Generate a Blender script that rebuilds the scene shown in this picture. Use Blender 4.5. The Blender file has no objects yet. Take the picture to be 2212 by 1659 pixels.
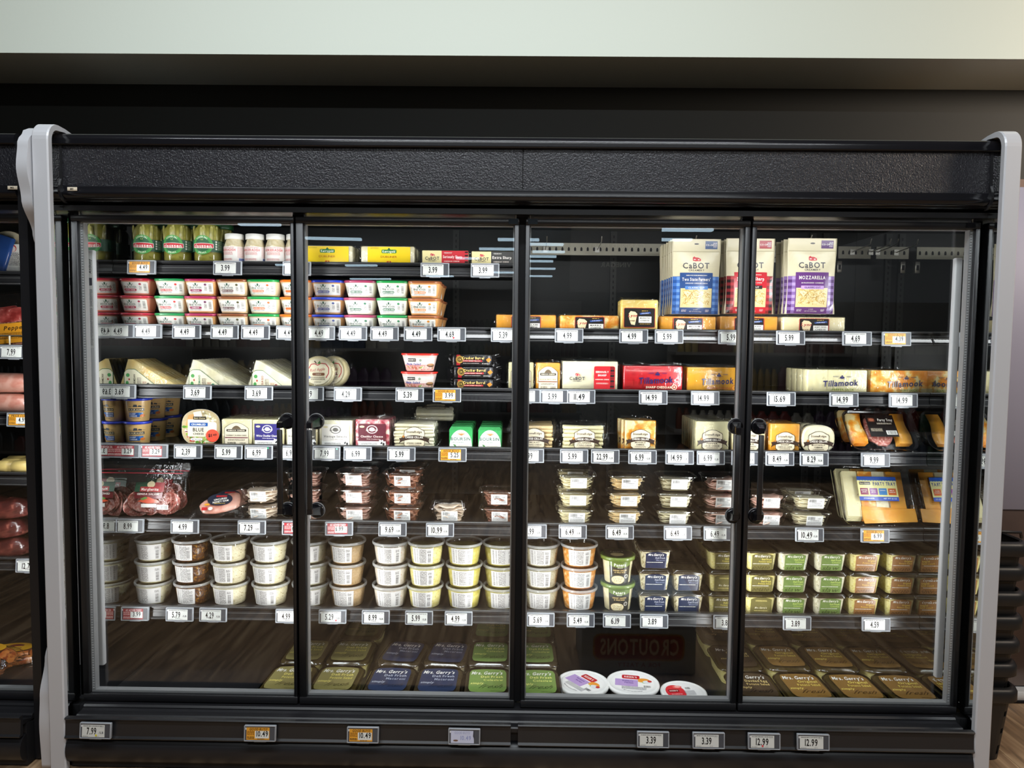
import bpy, math, random
from mathutils import Vector, Matrix
random.seed(7)
R = random.Random(11)
PI = math.pi
S = bpy.context.scene
COL = S.collection
# ------------------------------------------------------------------ camera
FPX, CX, CY = 1534.0, 1106.0, 829.5
CAM = Vector((-0.00436, -2.38781, 1.45))
_p, _y, _r = 0.0613267, -0.0102307, 0.0103447
_f = Vector((math.sin(_y)*math.cos(_p), math.cos(_y)*math.cos(_p), -math.sin(_p)))
_rt = Vector((math.cos(_y), -math.sin(_y), 0)); _up = _rt.cross(_f)
RT = _rt*math.cos(_r) + _up*math.sin(_r); UP = -_rt*math.sin(_r) + _up*math.cos(_r); FW = _f
cam = bpy.data.cameras.new('camera'); cam.sensor_width = 36; cam.lens = FPX/2212*36
cam.clip_start = 0.05; cam.clip_end = 200
co = bpy.data.objects.new('camera', cam); COL.objects.link(co)
m = Matrix((RT, UP, -FW)).transposed().to_4x4(); m.translation = CAM
co.matrix_world = m
S.camera = co
# world, exposure
S.view_settings.view_transform = 'Standard'; S.view_settings.look = 'None'
S.view_settings.exposure = 0.0; S.view_settings.gamma = 1.0; S.view_settings.use_curve_mapping = False
S.cycles.transparent_max_bounces = 32
S.cycles.max_bounces = 7; S.cycles.diffuse_bounces = 3; S.cycles.glossy_bounces = 5
S.cycles.caustics_reflective = False; S.cycles.caustics_refractive = False
S.cycles.sample_clamp_indirect = 3.0
W = bpy.data.worlds.new('world'); S.world = W; W.use_nodes = True
W.node_tree.nodes['Background'].inputs[0].default_value = (0.75, 0.8, 0.85, 1)
W.node_tree.nodes['Background'].inputs[1].default_value = 0.10

def area(name, loc, rot, sx, sy, power, col=(1, 1, 1), spread=None):
    l = bpy.data.lights.new(name, 'AREA'); l.shape = 'RECTANGLE'; l.size = sx; l.size_y = sy
    l.energy = power; l.color = col
    if spread: l.spread = spread
    o = bpy.data.objects.new(name, l); COL.objects.link(o); o.location = loc; o.rotation_euler = rot
    return o
# case lamps: vertical tubes behind the door mullions and one along the canopy
LEDX = (-1.488, -0.752, 0.0, 0.758, 1.488)
for i, x in enumerate(LEDX):
    for sg in (-1, 1):
        if (i == 0 and sg < 0) or (i == 4 and sg > 0): continue
        area('case_lamp', (x, 0.10, 1.03), (PI/2, 0, -sg*math.radians(60)), 0.035, 1.44, 3.3 if i in (0, 4) else 4.0, (0.97, 0.985, 1.0), math.radians(118))
area('canopy_lamp', (0, 0.1, 1.86), (math.radians(50), 0, 0), 2.9, 0.04, 3.4, (0.97, 0.985, 1.0))
area('case_lamp', (-1.70, 0.10, 1.0), (PI/2, 0, math.radians(38)), 0.035, 1.5, 4.5, (0.97, 0.985, 1.0))
# shop lamps over the aisle (out of frame)
area('aisle_lamp', (-0.4, -1.3, 3.6), (0, 0, 0), 3.4, 0.14, 85, (0.90, 0.96, 1.0))
area('aisle_lamp', (0.5, -3.6, 3.6), (0, 0, 0), 4.2, 0.14, 100, (0.92, 0.97, 1.0))
area('side_lamp', (3.3, -0.75, 2.62), (math.radians(84), 0, math.radians(42)), 0.7, 0.3, 30, (1.0, 0.84, 0.68))

def ray(px, py):
    return (RT*((px-CX)/FPX) + UP*((CY-py)/FPX) + FW)
def at(px, py, Y):
    d = ray(px, py); return CAM + d*((Y-CAM.y)/d.y)
def atz(px, py, Z):
    d = ray(px, py); return CAM + d*((Z-CAM.z)/d.z)

def C(h):
    h = h.lstrip('#'); h = h if len(h) == 6 else ''.join(q*2 for q in h); v = [int(h[i:i+2], 16)/255 for i in (0, 2, 4)]
    return tuple(x/12.92 if x <= .04045 else ((x+.055)/1.055)**2.4 for x in v)

# ------------------------------------------------------------------ materials
MATS = {}
def newmat(name):
    m = bpy.data.materials.new(name); m.use_nodes = True
    nt = m.node_tree; nt.nodes.clear()
    out = nt.nodes.new('ShaderNodeOutputMaterial')
    return m, nt, out
def node(nt, t, **k):
    n = nt.nodes.new(t)
    for a, b in k.items():
        if a.startswith('i_'): n.inputs[a[2:].replace('_', ' ')].default_value = b
        else: setattr(n, a, b)
    return n
def c4(c):
    if isinstance(c, str): c = C(c)
    return (c[0], c[1], c[2], 1)
def texco(nt, sc=(1, 1, 1)):
    t = node(nt, 'ShaderNodeTexCoord'); mp = node(nt, 'ShaderNodeMapping'); mp.inputs['Scale'].default_value = sc
    nt.links.new(t.outputs['Object'], mp.inputs[0]); return mp.outputs[0]
def bumpn(nt, scale, strength, dist=0.002, sc=(1, 1, 1), kind='noise', detail=3):
    v = texco(nt, sc)
    if kind == 'noise': n = node(nt, 'ShaderNodeTexNoise', i_Scale=scale, i_Detail=detail); o = n.outputs[0]
    else: n = node(nt, 'ShaderNodeTexVoronoi', i_Scale=scale); o = n.outputs['Distance']
    nt.links.new(v, n.inputs['Vector'])
    b = node(nt, 'ShaderNodeBump', i_Strength=strength, i_Distance=dist); nt.links.new(o, b.inputs['Height'])
    return b.outputs[0]
def mat(name, col, rough=.5, metal=0, spec=.5, bump=None, coat=0, c2=None, nscale=8, contrast=(.4, .6), kind='noise', sc=(1, 1, 1)):
    if name in MATS: return MATS[name]
    m, nt, out = newmat(name)
    p = node(nt, 'ShaderNodeBsdfPrincipled'); nt.links.new(p.outputs[0], out.inputs[0])
    p.inputs['Roughness'].default_value = rough; p.inputs['Metallic'].default_value = metal
    p.inputs['Specular IOR Level'].default_value = spec; p.inputs['Coat Weight'].default_value = coat
    p.inputs['Coat Roughness'].default_value = .08
    if col == 'attr':
        a = node(nt, 'ShaderNodeVertexColor', layer_name='Col'); nt.links.new(a.outputs[0], p.inputs['Base Color'])
    elif c2 is None: p.inputs['Base Color'].default_value = c4(col)
    else:
        cs = c2 if isinstance(c2, list) else [c2]
        if kind == 'noise': n = node(nt, 'ShaderNodeTexNoise', i_Scale=nscale, i_Detail=4); o = n.outputs[0]
        else: n = node(nt, 'ShaderNodeTexVoronoi', i_Scale=nscale); o = n.outputs['Distance']
        nt.links.new(texco(nt, sc), n.inputs['Vector'])
        r = node(nt, 'ShaderNodeValToRGB'); nt.links.new(o, r.inputs[0]); nt.links.new(r.outputs[0], p.inputs['Base Color'])
        e = r.color_ramp.elements
        e[0].position = contrast[0]; e[0].color = c4(col); e[1].position = contrast[1]; e[1].color = c4(cs[0])
        for i, cc in enumerate(cs[1:]):
            k = e.new(min(.99, contrast[1] + .07*(i+1))); k.color = c4(cc)
    if bump: nt.links.new(bumpn(nt, *bump), p.inputs['Normal'])
    MATS[name] = m; return m
def clear(name, tint=(1, 1, 1), refl=.05, k=.55, rough=.06, bump=None, milky=0, mcol=(.8, .8, .8)):
    """thin clear plastic or glass: transparent plus a fresnel gloss"""
    if name in MATS: return MATS[name]
    m, nt, out = newmat(name)
    t = node(nt, 'ShaderNodeBsdfTransparent'); t.inputs[0].default_value = c4(tint)
    g = node(nt, 'ShaderNodeBsdfGlossy'); g.inputs['Roughness'].default_value = rough; g.inputs[0].default_value = (1, 1, 1, 1)
    lw = node(nt, 'ShaderNodeLayerWeight'); lw.inputs[0].default_value = .06
    ma = node(nt, 'ShaderNodeMath', operation='MULTIPLY_ADD', use_clamp=True); nt.links.new(lw.outputs['Fresnel'], ma.inputs[0])
    ma.inputs[1].default_value = k; ma.inputs[2].default_value = refl
    if bump:
        b = bumpn(nt, *bump); nt.links.new(b, g.inputs['Normal']); nt.links.new(b, lw.inputs['Normal'])
    mx = node(nt, 'ShaderNodeMixShader'); nt.links.new(ma.outputs[0], mx.inputs[0]); nt.links.new(t.outputs[0], mx.inputs[1]); nt.links.new(g.outputs[0], mx.inputs[2])
    o = mx.outputs[0]
    if milky:
        d = node(nt, 'ShaderNodeBsdfDiffuse'); d.inputs[0].default_value = c4(mcol)
        m2 = node(nt, 'ShaderNodeMixShader'); m2.inputs[0].default_value = milky
        nt.links.new(o, m2.inputs[1]); nt.links.new(d.outputs[0], m2.inputs[2]); o = m2.outputs[0]
    nt.links.new(o, out.inputs[0]); MATS[name] = m; return m

BLK = mat('black_powder_coat', (.012, .012, .014), .38)
BLKG = mat('black_gloss', (.008, .008, .01), .16)
BLKM = mat('black_matte_liner', (.010, .010, .012), .6)
LINER = mat('dark_liner', (.012, .014, .015), .4, bump=(30, .2))
HEADP = mat('leathered_black_panel', (.014, .014, .018), .27, bump=(210, 1.0, .0028, (1, 1, 1), 'noise', 3))
SILV = mat('silver_trim', (.60, .605, .635), .36, metal=.15)
CHROME = mat('zinc_plated_steel', (.55, .53, .48), .35, metal=.8)
GASK = mat('grey_gasket', (.33, .33, .34), .45)
LEDC = mat('lamp_cover', (.42, .42, .43), .4); LEDC.node_tree.nodes['Principled BSDF'].inputs['Emission Color'].default_value = (1, 1, 1, 1); LEDC.node_tree.nodes['Principled BSDF'].inputs['Emission Strength'].default_value = .06
PRINT = mat('printed_label', 'attr', .42)
PRINTG = mat('printed_gloss', 'attr', .28, coat=.3)
GLASS = clear('door_glass', (.97, .98, .975), .055, .5, .0)
MIRR = mat('mirror_end_liner', (.80, .81, .80), .015, metal=1)
CLEARP = clear('clear_plastic', (.98, .98, .98), .035, .9, .08)
RIM = clear('clear_rim', (.97, .97, .97), .22, .7, .10, bump=(60, .4, .002))
FILM = clear('crinkled_film', (.985, .985, .985), .028, .8, .10, bump=(42, 1.0, .0065, (1, 1, 1), 'noise', 2))
FILMF = clear('taut_film', (.99, .99, .985), .01, .45, .15, bump=(55, .7, .003, (1, 1, 1), 'noise', 2))
MILK = clear('milky_plastic', (.97, .97, .97), .05, .6, .15, milky=.32, mcol=(.78, .78, .77))
SMOKE = clear('smoked_lid', (.30, .27, .24), .06, .7, .12)

# ------------------------------------------------------------------ mesh builder
def link(o): COL.objects.link(o); return o
class MB:
    def __init__(s): s.v = []; s.f = []; s.c = []; s.s = []
    def add(s, vs, fs, col=(1, 1, 1), smooth=False):
        b = len(s.v); s.v.extend(vs)
        for f in fs: s.f.append(tuple(i+b for i in f)); s.c.append(col); s.s.append(smooth)
        return s
    def box(s, x0, y0, z0, x1, y1, z1, col=(1, 1, 1)):
        return s.add([(x0, y0, z0), (x1, y0, z0), (x1, y1, z0), (x0, y1, z0), (x0, y0, z1), (x1, y0, z1), (x1, y1, z1), (x0, y1, z1)],
                     [(0, 3, 2, 1), (4, 5, 6, 7), (0, 1, 5, 4), (1, 2, 6, 5), (2, 3, 7, 6), (3, 0, 4, 7)], col)
    def loft(s, rings, cap0=True, cap1=True, col=(1, 1, 1), smooth=True, closed=True):
        n = len(rings[0]); vs = [p for r in rings for p in r]; fs = []
        for i in range(len(rings)-1):
            for j in range(n if closed else n-1):
                k = (j+1) % n; fs.append((i*n+j, i*n+k, (i+1)*n+k, (i+1)*n+j))
        s.add(vs, fs, col, smooth)
        if cap0: s.add(list(rings[0]), [tuple(range(n))[::-1]], col)
        if cap1: s.add(list(rings[-1]), [tuple(range(n))], col)
        return s
    def lathe(s, prof, n=28, cap0=True, cap1=True, col=(1, 1, 1), cx=0, cy=0):
        return s.loft([[(cx+r*math.cos(2*PI*j/n), cy+r*math.sin(2*PI*j/n), z) for j in range(n)] for r, z in prof], cap0, cap1, col)
    def tube(s, pts, r, n=8, col=(1, 1, 1)):
        rings = []
        pts = [Vector(p) for p in pts]
        for i, p in enumerate(pts):
            d = (pts[min(i+1, len(pts)-1)] - pts[max(i-1, 0)]).normalized()
            a = d.cross(Vector((0, 0, 1)) if abs(d.z) < .9 else Vector((1, 0, 0))).normalized(); b = d.cross(a)
            rings.append([tuple(p + a*(r*math.cos(2*PI*j/n)) + b*(r*math.sin(2*PI*j/n))) for j in range(n)])
        return s.loft(rings, col=col)
    def xprof(s, prof, x0, x1, col=(1, 1, 1), smooth=False):
        """extrude a closed (y,z) profile along x"""
        n = len(prof); a = [(x0, y, z) for y, z in prof]; b = [(x1, y, z) for y, z in prof]
        s.add(a+b, [(j, (j+1) % n, n+(j+1) % n, n+j) for j in range(n)], col, smooth)
        s.add(a, [tuple(range(n))[::-1]], col); return s.add(b, [tuple(range(n))], col)
    def mesh(s, name, mat_):
        me = bpy.data.meshes.new(name); me.from_pydata(s.v, [], s.f)
        a = me.color_attributes.new('Col', 'FLOAT_COLOR', 'CORNER')
        buf = []
        for f, c in zip(s.f, s.c): buf.extend((c[0], c[1], c[2], 1.0)*len(f))
        a.data.foreach_set('color', buf)
        me.polygons.foreach_set('use_smooth', s.s)
        me.materials.append(mat_); me.update(); return me
    def build(s, name, mat_, parent=None, loc=(0, 0, 0), rot=(0, 0, 0), smooth_angle=None):
        o = link(bpy.data.objects.new(name, s.mesh(name, mat_)))
        o.location = loc; o.rotation_euler = rot
        if parent: o.parent = parent
        return o
def empty(name, loc=(0, 0, 0), rot=(0, 0, 0)):
    o = link(bpy.data.objects.new(name, None)); o.location = loc; o.rotation_euler = rot; o.empty_display_size = .05; return o
def tag(o, label=None, cat=None, group=None, kind=None):
    if label: o['label'] = label
    if cat: o['category'] = cat
    if group: o['group'] = group
    if kind: o['kind'] = kind
    return o
KIDS = {}
def copy_tree(o, parent=None):
    c = o.copy(); COL.objects.link(c)
    if parent: c.parent = parent
    for ch in KIDS.get(o.name) or o.children: copy_tree(ch, c)
    return c
def rr(w, d, r, z, n=4, cx=0, cy=0):
    """rounded rectangle ring, counter-clockwise seen from above"""
    r = max(.0005, min(r, w/2-.0001, d/2-.0001)); out = []
    for qx, qy, a0 in ((1, -1, -PI/2), (1, 1, 0), (-1, 1, PI/2), (-1, -1, PI)):
        for i in range(n+1):
            a = a0 + PI/2*i/n
            out.append((cx + qx*(w/2-r) + r*math.cos(a), cy + qy*(d/2-r) + r*math.sin(a), z))
    return out
def rbox(mb, w, d, h, r=.004, e=.002, z0=0, col=(1, 1, 1), n=3):
    return mb.loft([rr(w-2*e, d-2*e, r-e*.5, z0, n), rr(w, d, r, z0+e, n), rr(w, d, r, z0+h-e, n), rr(w-2*e, d-2*e, r-e*.5, z0+h, n)], col=col)

# ------------------------------------------------------------------ print (flat graphics as thin geometry), millimetres
GL = {}
CHARS = "ABCDEFGHIJKLMNOPQRSTUVWXYZabcdefghijklmnopqrstuvwxyz0123456789.,$&!/'-()%+"
def make_glyphs():
    tmp = []
    for bold in (0, 1):
        for ch in CHARS:
            cu = bpy.data.curves.new('g', 'FONT'); cu.body = ch; cu.size = 1; cu.resolution_u = 2
            cu.offset = .022 if bold else 0.0
            o = bpy.data.objects.new('g', cu); COL.objects.link(o); tmp.append((bold, ch, o, cu))
    bpy.context.view_layer.update(); dg = bpy.context.evaluated_depsgraph_get()
    for bold, ch, o, cu in tmp:
        me = o.evaluated_get(dg).to_mesh(); me.calc_loop_triangles()
        vs = [(v.co.x, v.co.y) for v in me.vertices]; ts = [tuple(t.vertices) for t in me.loop_triangles]
        if vs:
            x0 = min(v[0] for v in vs); x1 = max(v[0] for v in vs)
            vs = [(x-x0, y) for x, y in vs]; adv = x1-x0+.085+(.03 if bold else 0)
        else: adv = .3
        # make all triangles face the same way
        t2 = []
        for a, b, c in ts:
            ar = (vs[b][0]-vs[a][0])*(vs[c][1]-vs[a][1])-(vs[c][0]-vs[a][0])*(vs[b][1]-vs[a][1])
            t2.append((a, b, c) if ar > 0 else (a, c, b))
        GL[(bold, ch)] = (vs, t2, adv); o.evaluated_get(dg).to_mesh_clear()
    for bold, ch, o, cu in tmp: bpy.data.objects.remove(o); bpy.data.curves.remove(cu)
make_glyphs()
class P:
    """collects flat shapes in (u,v) mm with colour and layer"""
    def __init__(s): s.it = []
    def poly(s, vs, fs, c, l=1): s.it.append((vs, fs, C(c) if isinstance(c, str) else c, l)); return s
    def xf(s, i0, sx, sy, cu=0, cv=0, du=0, dv=0):
        for i in range(i0, len(s.it)):
            vs, fs, c, l = s.it[i]; s.it[i] = ([((a-cu)*sx+cu+du, (b-cv)*sy+cv+dv) for a, b in vs], fs, c, l)
        return s
    def strip(s, u0, u1, lo, hi, c, l=0, n=1):
        vs = []; fs = []
        for i in range(n+1):
            u = u0+(u1-u0)*i/n; vs += [(u, lo(u)), (u, hi(u))]
            if i: k = 2*i; fs.append((k-2, k, k+1, k-1))
        return s.poly(vs, fs, c, l)
    def rect(s, u, v, w, h, c, l=1, n=None, r=0):
        """centre u,v"""
        n = n or max(1, int(w/9))
        if r:
            def cut(x):
                d = max(0, abs(x-u)-(w/2-r)); return r-math.sqrt(max(0, r*r-d*d))
            n = max(n, 10)
            us = [u-w/2+w*(.5-.5*math.cos(PI*i/n)) for i in range(n+1)]
            vs = []; fs = []
            for i, x in enumerate(us):
                k = cut(x); vs += [(x, v-h/2+k), (x, v+h/2-k)]
                if i: j = 2*i; fs.append((j-2, j, j+1, j-1))
            return s.poly(vs, fs, c, l)
        return s.strip(u-w/2, u+w/2, lambda x: v-h/2, lambda x: v+h/2, c, l, n)
    def ell(s, u, v, a, b, c, l=1, n=14):
        vs = []; fs = []
        for i in range(n+1):
            t = PI*i/n; x = -math.cos(t); y = math.sin(t)
            vs += [(u+a*x, v-b*y), (u+a*x, v+b*y)]
            if i: k = 2*i; fs.append((k-2, k, k+1, k-1))
        return s.poly(vs, fs, c, l)
    def arch(s, u, v, w, h, rise, c, l=1, n=12):
        """rectangle with a domed top; v centre of the straight part"""
        return s.strip(u-w/2, u+w/2, lambda x: v-h/2, lambda x: v+h/2+rise*(1-((x-u)/(w/2))**2), c, l, n)
    def line(s, u0, v0, u1, v1, w, c, l=2):
        d = math.hypot(u1-u0, v1-v0) or 1; nx, ny = -(v1-v0)/d*w/2, (u1-u0)/d*w/2
        return s.poly([(u0-nx, v0-ny), (u1-nx, v1-ny), (u1+nx, v1+ny), (u0+nx, v0+ny)], [(0, 1, 2, 3)], c, l)
    def text(s, t, u, v, size, c, bold=1, sx=1., shear=0., rot=0., al='c', l=2, fit=None):
        if not t.strip(): return s
        w = 0; gs = []
        for ch in t:
            if ch == ' ': w += .3; continue
            g = GL.get((bold, ch))
            if not g: continue
            gs.append((w, g)); w += g[2]
        if fit: sx = fit/(w*size)
        off = {'c': -w/2, 'l': 0, 'r': -w}[al]
        ca, sa = math.cos(rot), math.sin(rot); vs = []; fs = []
        for x0, g in gs:
            b = len(vs)
            for x, y in g[0]:
                X = (x+x0+off)*size*sx + (y-.35)*size*shear; Y = (y-.35)*size
                vs.append((u+X*ca-Y*sa, v+X*sa+Y*ca))
            fs += [tuple(i+b for i in f) for f in g[1]]
        return s.poly(vs, fs, c, l)
    def arc(s, t, u, v, rad, size, c, a0=PI/2, bold=1, l=3, sx=1, under=False):
        """text along an arc centred on u,v; a0 the middle angle"""
        tot = sum(.3 if ch == ' ' else GL[(bold, ch)][2] for ch in t)*size*sx/rad
        a = a0+tot/2 if not under else a0-tot/2
        for ch in t:
            w = (.3 if ch == ' ' else GL[(bold, ch)][2])*size*sx/rad
            m_ = a-w/2 if not under else a+w/2
            if ch != ' ': s.text(ch, u+rad*math.cos(m_), v+rad*math.sin(m_), size, c, bold, sx, rot=(m_-PI/2) if not under else m_+PI/2, l=l)
            a = a-w if not under else a+w
        return s
    def fine(s, u, v, w, h, rows, c, l=2, dens=.8, seed=1):
        q = random.Random(seed*77+rows); vs = []; fs = []; rh = h/rows
        for i in range(rows):
            y = v+h/2-rh*(i+.5); x = u-w/2
            while x < u+w/2-1:
                d = min(q.uniform(1.5, 6), u+w/2-x); t = rh*.28
                b = len(vs); vs += [(x, y-t), (x+d, y-t), (x+d, y+t), (x, y+t)]; fs.append((b, b+1, b+2, b+3))
                x += d+q.uniform(.5, 1.6)/dens
        return s.poly(vs, fs, c, l)
    def bars(s, u, v, w, h, c='#1c1c1c', l=2, seed=3, vert=True):
        q = random.Random(seed); vs = []; fs = []; x = 0; L = w if vert else h
        while x < L-.3:
            d = q.choice((.5, .5, .9, 1.4)); d = min(d, L-x); b = len(vs)
            if vert: vs += [(u-w/2+x, v-h/2), (u-w/2+x+d, v-h/2), (u-w/2+x+d, v+h/2), (u-w/2+x, v+h/2)]
            else: vs += [(u-w/2, v-h/2+x), (u+w/2, v-h/2+x), (u+w/2, v-h/2+x+d), (u-w/2, v-h/2+x+d)]
            fs.append((b, b+1, b+2, b+3)); x += d+q.choice((.5, .8, 1.3))
        return s.poly(vs, fs, c, l)
    def shreds(s, u, v, w, h, n, cols, l=2, seed=5, ln=(8, 16), wd=1.6):
        q = random.Random(seed)
        for i in range(n):
            a = q.uniform(0, PI); d = q.uniform(*ln)/2; x = u+q.uniform(-.5, .5)*(w-2*d*abs(math.cos(a))); y = v+q.uniform(-.5, .5)*(h-2*d*abs(math.sin(a)))
            s.line(x-d*math.cos(a), y-d*math.sin(a), x+d*math.cos(a), y+d*math.sin(a), wd, q.choice(cols), l+.01*i)
        return s
    def put(s, name, fn, parent, mat_=None, mb=None):
        """fn(u,v,h) in metres -> xyz"""
        own = mb is None; mb = mb or MB()
        for vs, fs, c, l in s.it:
            h = .0005+l*.00022
            mb.add([fn(a*.001, b*.001, h) for a, b in vs], fs, c)
        return mb.build(name, mat_ or PRINT, parent) if own else mb
def fflat(y, z0=0, k=0.): return lambda u, v, h: (u, y-h+k*v, z0+v)
def ftop(z): return lambda u, v, h: (u, v, z+h)
def fcyl(r0, r1, H, z0=0, a0=0):
    def f(u, v, h):
        rm = (r0+r1)/2; r = r0+(r1-r0)*v/H+h; t = u/rm+a0
        return (r*math.sin(t), -r*math.cos(t), z0+v)
    return f
def frr(w, d, rc, tap, H, z0=0):
    """front wall of a rounded-rect tub that narrows by tap (m per side) from z=H down to 0"""
    def f(u, v, h):
        o = tap*(1-v/H); W_, D_, r = w/2-o, d/2-o, rc
        s_ = 1 if u >= 0 else -1; x = abs(u)
        if x <= W_-r: return (u, -D_-h, z0+v)
        a = (x-(W_-r))/r
        if a <= PI/2: return (s_*(W_-r+(r+h)*math.sin(a)), -(D_-r)-(r+h)*math.cos(a), z0+v)
        return (s_*(W_+h), -(D_-r)+(x-(W_-r)-r*PI/2), z0+v)
    return f
# ------------------------------------------------------------------ the room
def struct(name, mb, m_, parent=None): return tag(mb.build(name, m_, parent), kind='structure')
def wood_mat():
    m, nt, out = newmat('wood_planks')
    p = node(nt, 'ShaderNodeBsdfPrincipled'); p.inputs['Roughness'].default_value = .42
    tc = node(nt, 'ShaderNodeNewGeometry'); mp = node(nt, 'ShaderNodeMapping'); mp.inputs['Scale'].default_value = (9, .8, 1)
    mp.inputs['Rotation'].default_value = (0, 0, .12)
    nt.links.new(tc.outputs['Position'], mp.inputs[0])
    n = node(nt, 'ShaderNodeTexNoise', i_Scale=2.2, i_Detail=7, i_Distortion=1.2); nt.links.new(mp.outputs[0], n.inputs['Vector'])
    r = node(nt, 'ShaderNodeValToRGB'); nt.links.new(n.outputs[0], r.inputs[0])
    e = r.color_ramp.elements; e[0].position = .3; e[0].color = c4('#77604a'); e[1].position = .72; e[1].color = c4('#cfae88')
    k = e.new(.5); k.color = c4('#a58464')
    nt.links.new(r.outputs[0], p.inputs['Base Color'])
    b = node(nt, 'ShaderNodeBump', i_Strength=.15, i_Distance=.002); nt.links.new(n.outputs[0], b.inputs['Height']); nt.links.new(b.outputs[0], p.inputs['Normal'])
    nt.links.new(p.outputs[0], out.inputs[0]); return m
WOOD = wood_mat()
floor = struct('floor', MB().box(-8, -24, -.12, 9, 2.2, -.006), WOOD)
y_off = 0
for i in range(8):
    x0 = 1.2+i*.178
    ys = [-2.6, -1.5+.37*(i % 3), -.45+.21*((i*2) % 3), .43]
    for a, b in zip(ys, ys[1:]):
        MB().box(x0+.0008, a+.0008, -.006, x0+.1772, b-.0008, 0.0 if i % 2 else -.0004).build('plank', WOOD, floor)
WALLU = mat('pale_green_paint', '#dfe6da', .6, bump=(70, .12, .002))
WALLD = mat('shade_toned_wall_paint', '#1f201c', .6)  # the bulkhead's shadow on the back wall is put into this dark colour
SOFF = mat('soffit_paint', '#6e6a5c', .6)
LAV = mat('lavender_wall_panel', '#a9a6b8', .45)
KICK = mat('brown_kick_panel', '#6a574e', .25, metal=.3, c2='#5a4a44', nscale=3)
TILE = mat('marble_tile', '#e9e9e8', .2, c2=['#f3f3f2', '#a7a7aa'], nscale=5, contrast=(.35, .62))
def slanted_bulkhead():
    mb = MB(); mb.box(-6, .3, 2.497, 7, .619, 4.2); return mb
struct('wall_bulkhead', slanted_bulkhead(), WALLU)
struct('wall_back', MB().box(-6, .62, 2.0, 7, .72, 4.2), WALLD)
struct('ceiling', MB().box(-8, -24, 4.2, 9, 2.2, 4.3), mat('ceiling_paint', '#4a4a48', .8))
struct('wall_right', MB().box(1.66, .50, 0.0, 4.6, .60, 2.11), mat('brown_upper_wall', '#6b4a3a', .5))
wp = MB(); rbox(wp, 2.6, .02, 1.29, .003, .002); o = struct('trim_1', wp, LAV); o.location = (3.03, .489, .785)
wp = MB(); rbox(wp, 2.6, .014, .735, .003, .002); o = struct('trim_2', wp, KICK); o.location = (3.03, .492, .048)
base = struct('baseboard_right', MB().box(1.70, .44, 0, 4.3, .499, .006), BLKM)
for i in range(8):
    t = MB(); rbox(t, .297, .05, .036, .002, .0015); t.build('tile', TILE, base, (1.86+.3*i, .468, .007))
struct('wall_left', MB().box(-8, -24, 0, -7.9, 2.2, 4.2), mat('left_wall_paint', '#7d7b74', .7))
struct('wall_far', MB().box(-8, -24, 0, 9, -23.9, 4.2), mat('far_wall_paint', '#3a3936', .8))

# ------------------------------------------------------------------ display cases
SX = 1.527                       # inner faces of the end panels
LIPY = .268
# shelf tops (surface z), lip top is 14 mm above
SH = {1: 1.722, 2: 1.477, 3: 1.259, 4: 1.033, 5: .746, 6: .404}
LIP = {1: 1.735, 2: 1.498, 3: 1.271, 4: 1.047, 5: .760, 6: .419}
LIPM = mat('shelf_lip_plastic', (.018, .018, .02), .30)
CLRLIP = clear('clear_price_channel', (.9, .9, .9), .12, .7, .22)

def shelf(parent, row, x0, x1, depth, name='shelf'):
    z, lt = SH[row], LIP[row]
    s = MB(); s.box(x0, LIPY+.004, z-.012, x1, LIPY+depth, z)
    s.box(x0, LIPY+.004, z-.03, x1, LIPY+.012, z)
    o = s.build(name, BLK, parent)
    l = MB()   # price channel: top bead, slanted face, lower bead
    y = LIPY
    l.xprof([(y+.010, lt), (y+.002, lt), (y-.001, lt-.004), (y-.001, lt-.008), (y+.0158 if row == 2 else y+.005, lt-.010), (y+.0005, lt-.042), (y-.005, lt-.046), (y-.005, lt-.051), (y+.018, lt-.051), (y+.018, lt)][1 if row != 2 else 0:], x0, x1)
    l.build('price_channel', LIPM, o)
    r = MB()
    r.xprof([(y-.0022, lt-.0030), (y-.0008, lt-.0016), (y-.0006, lt-.0032)], x0, x1); r.xprof([(y-.0066, lt-.0465), (y-.0052, lt-.0455), (y-.0050, lt-.048)], x0, x1)
    r.xprof([(y+.0035, lt-.024), (y+.0022, lt-.026), (y+.003, lt-.028)], x0, x1)
    if row == 2:  # added ribbed strip, tilted so canopy light breaks into highlights along the lip
        it = MB(); n_ = int((x1-x0)/.006); a = [(x0+(x1-x0)*i/n_, y+.0150-.0012*(i % 2), lt-.0115) for i in range(n_+1)]; b = [(x0+(x1-x0)*i/n_, y-.0035-.0012*(i % 2), lt-.0405) for i in range(n_+1)]
        it.loft([b, a], False, False, smooth=True, closed=False); it.build('added_glint_strip', mat('glint_strip_plastic', (.16, .16, .17), .07, coat=1), o)
    r.build('channel_edge', mat('channel_edge', (.10, .10, .10), .4), o)
    # row of louvre slots under the back of each shelf
    return o

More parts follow.
